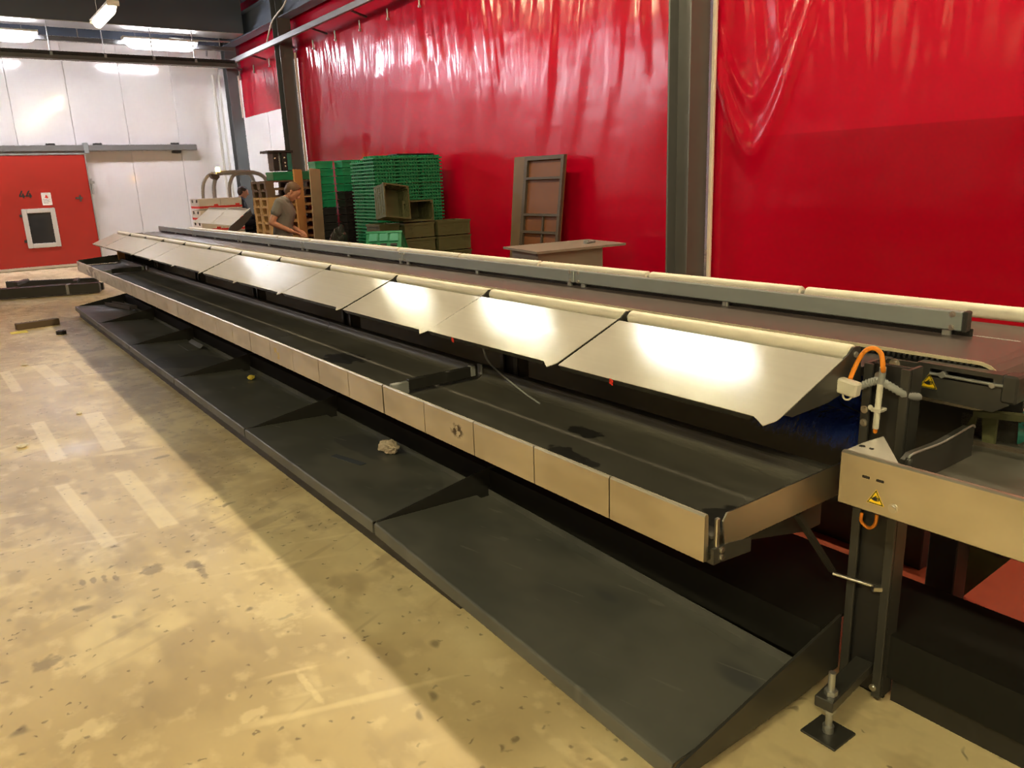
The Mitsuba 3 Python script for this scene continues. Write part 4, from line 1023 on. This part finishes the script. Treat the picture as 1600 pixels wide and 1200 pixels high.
leaf('rusty brown panel with a steel angle frame leaning on the red curtain', 7.62, 8.42, 6.22, 6.46, 1.87, 'mat_ply', True)
leaf('plain dark brown board leaning behind the framed panel', 8.36, 8.78, 6.32, 6.52, 1.88, 'mat_oldwood', False)

# grey table
k = thing('grey_table', 'grey work table with solid side panels before the red curtain', 'table')
tp = np.array([(5.12, 7.19), (4.945, 6.35), (6.15, 6.28), (6.32, 7.10)])
part(k, 'top', prism_z(tp, 0.838, 0.862), 'mat_table')
part(k, 'side_panel', prism_z([(5.03, 6.44), (5.90, 6.39), (5.90, 6.41), (5.034, 6.46)], 0, 0.838), 'mat_table')
part(k, 'side_panel', prism_z([(5.03, 6.46), (5.05, 6.46), (5.19, 7.09), (5.17, 7.09)], 0, 0.838), 'mat_table')
part(k, 'side_panel', prism_z([(6.18, 7.02), (6.20, 7.02), (6.22, 7.05), (5.2, 7.10), (5.2, 7.08)], 0, 0.838), 'mat_table')
k = thing('tape_gun', 'small grey tool lying on the grey table', 'tool')
scene[k] = mikit.ply(cat(bar((5.86, 6.62, 0.875), (6.04, 6.68, 0.875), 0.04, 0.025, ch=0.006), cyl([5.88, 6.64, 0.862], [5.88, 6.64, 0.90], 0.03, 14)), 'mat_grey_plastic')

# ------------------------------------------------------------------ fork truck with cartons
D = thing('fork_truck', 'grey fork truck with a curved overhead guard and orange beacon', 'fork truck')
def gt(path, r=0.035):
    return tube(path, r, 12)
part(D, 'guard_pillar', gt([(4.72, 16.75, 1.0), (4.72, 16.75, 1.45), (4.74, 16.76, 1.70), (4.84, 16.8, 1.90), (4.95, 16.8, 1.945)], 0.04), 'mat_truck', 40)
part(D, 'guard_pillar', gt([(5.02, 16.7, 1.0), (5.02, 16.7, 1.48), (5.04, 16.72, 1.68), (5.12, 16.75, 1.84), (5.24, 16.8, 1.91), (5.6, 16.8, 1.93)], 0.035), 'mat_truck', 40)
part(D, 'guard_pillar', gt([(4.72, 17.6, 1.0), (4.72, 17.6, 1.45), (4.76, 17.58, 1.75), (4.9, 17.55, 1.93), (5.1, 17.55, 1.95)], 0.035), 'mat_truck', 40)
part(D, 'guard_roof', cat([gt([(4.83, 16.78, 1.945), (5.2, 16.78, 1.955), (5.55, 16.78, 1.94), (5.78, 16.8, 1.86), (5.86, 16.82, 1.70), (5.88, 16.84, 1.2)], 0.04), gt([(5.0, 17.55, 1.95), (5.55, 17.55, 1.94), (5.8, 17.55, 1.86), (5.88, 17.55, 1.2)], 0.04)] + [bar([x, 16.78, 1.95], [x, 17.55, 1.95], 0.05, 0.03) for x in (5.0, 5.2, 5.4)]), 'mat_truck', 40)
part(D, 'work_lamp', cat(prism_y([(4.68, 1.93), (4.84, 1.91), (4.86, 1.86), (4.80, 1.80), (4.72, 1.84)], 16.70, 16.86)), 'mat_angle')
b = part(D, 'beacon', fixn(trimesh.creation.revolve(np.array([[0, 0.0], [0.048, 0.0], [0.045, 0.07], [0.03, 0.095], [0, 0.10]]), sections=20)).apply_translation([4.86, 16.78, 1.965]), 'mat_bulb', 30, label='lit orange beacon', emitter={'type': 'area', 'radiance': {'type': 'rgb', 'value': [70.0, 32.0, 3.0]}})
part(D, 'body', cat(box(4.72, 5.95, 16.72, 17.62, 0.20, 0.72, 0.06), box(5.55, 5.98, 16.72, 17.62, 0.6, 1.02, 0.08)), 'mat_dark')
part(D, 'seat', cat(box(5.12, 5.54, 16.98, 17.40, 0.72, 0.85, 0.04), box(5.06, 5.16, 16.98, 17.40, 0.80, 1.16, 0.04)), 'mat_black')
for x in (4.95, 5.70):
    for y in (16.78, 17.56):
        part(D, 'wheel', cyl([x, y - 0.07, 0.19], [x, y + 0.07, 0.19], 0.19, 24), 'mat_black', 40)
part(D, 'mast', cat(box(4.56, 4.66, 16.80, 16.90, 0.05, 1.25, 0.006), box(4.56, 4.66, 17.44, 17.54, 0.05, 1.25, 0.006), box(4.58, 4.64, 16.9, 17.44, 1.12, 1.22)), 'mat_dark')
part(D, 'fork', cat(box(3.70, 4.58, 16.92, 17.04, 0.06, 0.10), box(3.70, 4.58, 17.30, 17.42, 0.06, 0.10)), 'mat_dark')
# cartons on their pallet, in front of the truck
single('wooden_pallet', PM, None, 'wooden pallet under the white and red cartons', 'pallet', world=T().translate([4.10, 15.85, 0.002]) @ T().scale([0.88, 0.86, 1]))
def carton():
    w, dpt, h = 0.41, 0.30, 0.205
    body = box(0, w, 0, dpt, 0, h, 0.003)
    band = cat(box(-0.0015, w + 0.0015, -0.0015, dpt + 0.0015, 0.020, 0.062))
    tab = box(w - 0.13, w - 0.05, -0.002, 0.0, 0.062, 0.095)
    hole = cat(box(-0.003, 0.0, dpt / 2 - 0.05, dpt / 2 + 0.05, h - 0.075, h - 0.02), box(w, w + 0.003, dpt / 2 - 0.05, dpt / 2 + 0.05, h - 0.075, h - 0.02))
    return [mikit.ply(body, 'mat_carton'), mikit.ply(cat(band, tab), 'mat_carton_red'), mikit.ply(hole, 'mat_ink')]
CB = carton()
for k in range(6):
    for i in range(2):
        for j in range(2):
            lab = 'white red-banded carton, ' + ['front', 'rear'][j] + ' row, ' + ['left', 'right'][i] + ' pile, ' + nth(5 - k)
            t = thing('carton', lab, 'carton', ['front', 'rear'][j] + ' row of cartons, ' + ['left', 'right'][i] + (' top' if k == 5 else ' lower'))
            W = T().translate([4.19 + 0.417 * i, 15.98 + 0.31 * j, 0.158 + 0.218 * k])
            for m, nm in zip(CB, ('body', 'band', 'hand_hole')):
                part(t, nm, m, None, world=W)

# ------------------------------------------------------------------ people
def ball(c, r, s=(1, 1, 1), seg=20):
    return m3.Manifold.sphere(1.0, seg).scale([r * s[0], r * s[1], r * s[2]]).translate(list(map(float, c)))
def bone(a, b, seg=16):
    return m3.Manifold.batch_hull([ball(a[0], a[1], seg=seg), ball(b[0], b[1], seg=seg)])
def union(ms):
    return m3.Manifold.batch_boolean(ms, m3.OpType.Add)
def skin(man, L, it=10):
    m = man.refine_to_length(L).to_mesh()
    t = trimesh.Trimesh(m.vert_properties[:, :3], m.tri_verts, process=True)
    trimesh.smoothing.filter_taubin(t, lamb=0.5, nu=0.53, iterations=it)
    return t

def person(origin, F, J, mats, label, hair, sleeves, seated=False):
    """J: joints in (forward, right, up) metres. F: facing direction in the plane."""
    F = np.array([F[0], F[1], 0.0]); F /= np.linalg.norm(F)
    Rr = np.cross(F, [0, 0, 1])
    Mx = np.eye(4); Mx[:3, 0], Mx[:3, 1], Mx[:3, 2], Mx[:3, 3] = F, Rr, [0, 0, 1], origin
    def put(t):
        t = t.copy(); t.apply_transform(Mx)
        return fixn(t)
    k = thing('person', label, 'person')
    j = {a: np.array(b, float) for a, b in J.items()}
    bones = []
    tor = [(j['pelvis'], .125), (j['waist'], .115), (j['chest'], .135)]
    body = [m3.Manifold.batch_hull([ball(p + [0, s * 0.05, 0], r * 0.92) for s in (-1, 1)] + [ball(q + [0, s2 * 0.05, 0], r2 * 0.92) for s2 in (-1, 1)]) for (p, r), (q, r2) in zip(tor[:-1], tor[1:])]
    body.append(m3.Manifold.batch_hull([ball(j['chest'] + [0, s * 0.05, 0], .125) for s in (-1, 1)] + [ball(j['sh' + s], .062) for s in 'LR']))
    body.append(m3.Manifold.batch_hull([ball(j['sh' + s] * 0.55 + j['neck'] * 0.45, .055) for s in 'LR'] + [ball(j['neck'], .055)]))
    body.append(bone((j['neck'], .055), (j['head'] + [-0.01, 0, -0.05], .055)))
    arms, hands = [], []
    for s in 'LR':
        arms += [bone((j['sh' + s], .056), (j['el' + s], .042)), bone((j['el' + s], .041), (j['wr' + s], .028))]
        d = j['ha' + s] - j['wr' + s]; d /= np.linalg.norm(d)
        side = np.cross(d, [0, 0, 1.0]); side /= np.linalg.norm(side)
        up = np.cross(side, d)
        palm0, palm1 = j['wr' + s] + d * 0.02, j['wr' + s] + d * 0.085
        hands.append(m3.Manifold.batch_hull([ball(palm0 + side * q * 0.018, .016) for q in (-1, 1)] + [ball(palm1 + side * q * 0.030, .013) for q in (-1, 1)]))
        for q, ln in ((-1.0, .060), (-.36, .075), (.33, .080), (1.0, .070)):
            a = palm1 + side * q * 0.030
            b = a + d * ln * 0.5 - up * 0.008
            c = b + d * ln * 0.40 - up * 0.028
            hands += [bone((a, .0105), (b, .0095), 10), bone((b, .0095), (c, .008), 10)]
        sg_ = 1 if s == 'L' else -1
        a = palm0 + side * sg_ * 0.025; b = a + d * 0.035 + side * sg_ * 0.022; c = b + d * 0.035 - up * 0.01
        hands += [bone((a, .013), (b, .011), 10), bone((b, .011), (c, .009), 10)]
    legs = []
    for s in 'LR':
        legs += [bone((j['hip' + s], .095), (j['kn' + s], .062)), bone((j['kn' + s], .060), (j['an' + s], .042)), bone((j['an' + s] + [-0.03, 0, -0.03], .040), (j['to' + s], .035))]
    # head
    hd = j['head']; tilt = math.radians(J.get('tilt', [0])[0] if isinstance(J.get('tilt'), (list, tuple)) else 0)
    def H(x, y, z):
        c, s_ = math.cos(tilt), math.sin(tilt)
        return hd + np.array([x * c + z * s_, y, -x * s_ + z * c])
    head = [m3.Manifold.batch_hull([ball(H(-0.02, 0, 0.035), .088), ball(H(0.025, 0, 0.03), .078), ball(H(0.045, 0, -0.075), .034), ball(H(0.01, .035, -0.05), .040), ball(H(0.01, -.035, -0.05), .040)])]
    head.append(m3.Manifold.batch_hull([ball(H(0.098, 0, 0.02), .010), ball(H(0.112, 0, -0.015), .014), ball(H(0.080, 0, -0.02), .018)]))
    head.append(bone((H(0.082, -.018, -0.052), .012), (H(0.082, .018, -0.052), .012), 10))
    for q in (-1, 1):
        head.append(m3.Manifold.batch_hull([ball(H(0.0, q * .080, 0.015), .018), ball(H(-0.012, q * .088, 0.02), .016), ball(H(0.002, q * .082, -0.022), .012)]))
        head.append(bone((H(0.088, q * .020, 0.038), .010), (H(0.080, q * .045, 0.036), .009), 10))
    whole = union(body + arms + hands + legs + head)
    part(k, 'body', put(skin(whole, 0.016, 6)), mats['skin'], 60)
    for q in (-1, 1):
        part(k, 'eye', put(trimesh.creation.icosphere(2, 0.011).apply_translation(H(0.082, q * .032, 0.020))), 'mat_ink', True)
    # hair cap: shell of the skull, cut above the ears and brow
    hair_m = m3.Manifold.batch_hull([ball(H(-0.024, 0, 0.040), .098), ball(H(0.022, 0, 0.045), .084), ball(H(-0.045, 0, -0.01), .068)])
    nrm = H(0.80, 0, -0.60) - hd
    nrm /= np.linalg.norm(nrm)
    cutp = H(0.030, 0, 0.048)
    hair_m = hair_m.trim_by_plane((-nrm).tolist(), float(-nrm @ cutp))
    part(k, 'hair', put(skin(hair_m, 0.014, 3)), hair, 60)
    # clothes: slightly larger shells of the same limbs
    g = 0.014
    sh = [m3.Manifold.batch_hull([ball(p + [0, s * 0.05, 0], r * 0.92 + g) for s in (-1, 1)] + [ball(q + [0, s2 * 0.05, 0], r2 * 0.92 + g) for s2 in (-1, 1)]) for (p, r), (q, r2) in zip(tor[:-1], tor[1:])]
    sh.append(m3.Manifold.batch_hull([ball(j['chest'] + [0, s * 0.05, 0], .125 + g) for s in (-1, 1)] + [ball(j['sh' + s], .062 + g) for s in 'LR']))
    sh.append(m3.Manifold.batch_hull([ball(j['sh' + s] * 0.55 + j['neck'] * 0.45, .055 + g) for s in 'LR'] + [ball(j['neck'] + [0, 0, -0.02], .055)]))
    for s in 'LR':
        if sleeves >= 1:
            sh += [bone((j['sh' + s], .056 + g), (j['el' + s], .042 + g)), bone((j['el' + s], .041 + g), (j['wr' + s], .030 + g))]
        else:
            e = j['sh' + s] * (1 - sleeves) + j['el' + s] * sleeves
            sh.append(bone((j['sh' + s], .056 + g + 0.004), (e, .050 + g + 0.006)))
    shirt = union(sh).trim_by_plane([0, 0, 1], float(j['pelvis'][2] + 0.02))
    part(k, 'shirt', put(skin(shirt, 0.02, 8)), mats['shirt'], 60)
    tr = [m3.Manifold.batch_hull([ball(j['pelvis'] + [0, s * 0.05, 0], .125) for s in (-1, 1)] + [ball(j['hip' + s], .108) for s in 'LR'])]
    for s in 'LR':
        tr += [bone((j['hip' + s], .108), (j['kn' + s], .076)), bone((j['kn' + s], .076), (j['an' + s] + [0, 0, 0.0], .060))]
    part(k, 'trousers', put(skin(union(tr), 0.025, 8)), mats['trousers'], 60)
    shoes = [m3.Manifold.batch_hull([ball(j['an' + s] + [-0.03, 0, -0.03], .048), ball(j['to' + s], .042), ball(j['an' + s] + [-0.02, 0, 0.02], .048)]) for s in 'LR']
    part(k, 'shoes', put(skin(union(shoes), 0.02, 4)), 'mat_black', 60)
    return k

J1 = dict(pelvis=(0, 0, .97), waist=(.015, 0, 1.10), chest=(.055, 0, 1.27), shL=(.055, -.175, 1.40), shR=(.035, .175, 1.40), neck=(.10, 0, 1.455), head=(.185, 0, 1.535), tilt=(38,),
          elR=(-.085, .25, 1.15), wrR=(.155, .17, 1.02), haR=(.25, .10, .975), elL=(-.02, -.25, 1.14), wrL=(.20, -.10, 1.01), haL=(.28, -.02, .972),
          hipL=(0, -.09, .92), hipR=(0, .09, .92), knL=(.03, -.10, .50), knR=(.02, .10, .50), anL=(0, -.10, .085), anR=(-.01, .10, .085), toL=(.15, -.12, .042), toR=(.14, .13, .042))
person((3.86, 10.66, 0), (0.86, -0.51), J1, dict(skin='mat_skin', shirt='mat_shirt', trousers='mat_trousers'), 'young man in a grey T-shirt bending his head over his hands behind the conveyor', 'mat_hair_fair', 0.48)
J2 = dict(pelvis=(0, 0, .98), waist=(.02, 0, 1.08), chest=(.04, 0, 1.24), shL=(.05, -.18, 1.36), shR=(.04, .18, 1.36), neck=(.07, 0, 1.42), head=(.13, 0, 1.53), tilt=(12,),
          elR=(.06, .25, 1.10), wrR=(.28, .20, 1.03), haR=(.37, .17, 1.0), elL=(.08, -.24, 1.10), wrL=(.30, -.15, 1.03), haL=(.38, -.10, 1.0),
          hipL=(0.02, -.09, .95), hipR=(0.02, .09, .95), knL=(.42, -.10, .93), knR=(.42, .10, .93), anL=(.46, -.10, .51), anR=(.46, .10, .51), toL=(.60, -.10, .47), toR=(.60, .10, .47))
person((5.30, 17.15, 0), (1.0, -0.15), J2, dict(skin='mat_skin', shirt='mat_jacket', trousers='mat_jacket'), 'man in dark work clothes seated on the fork truck', 'mat_hair', 1.0)
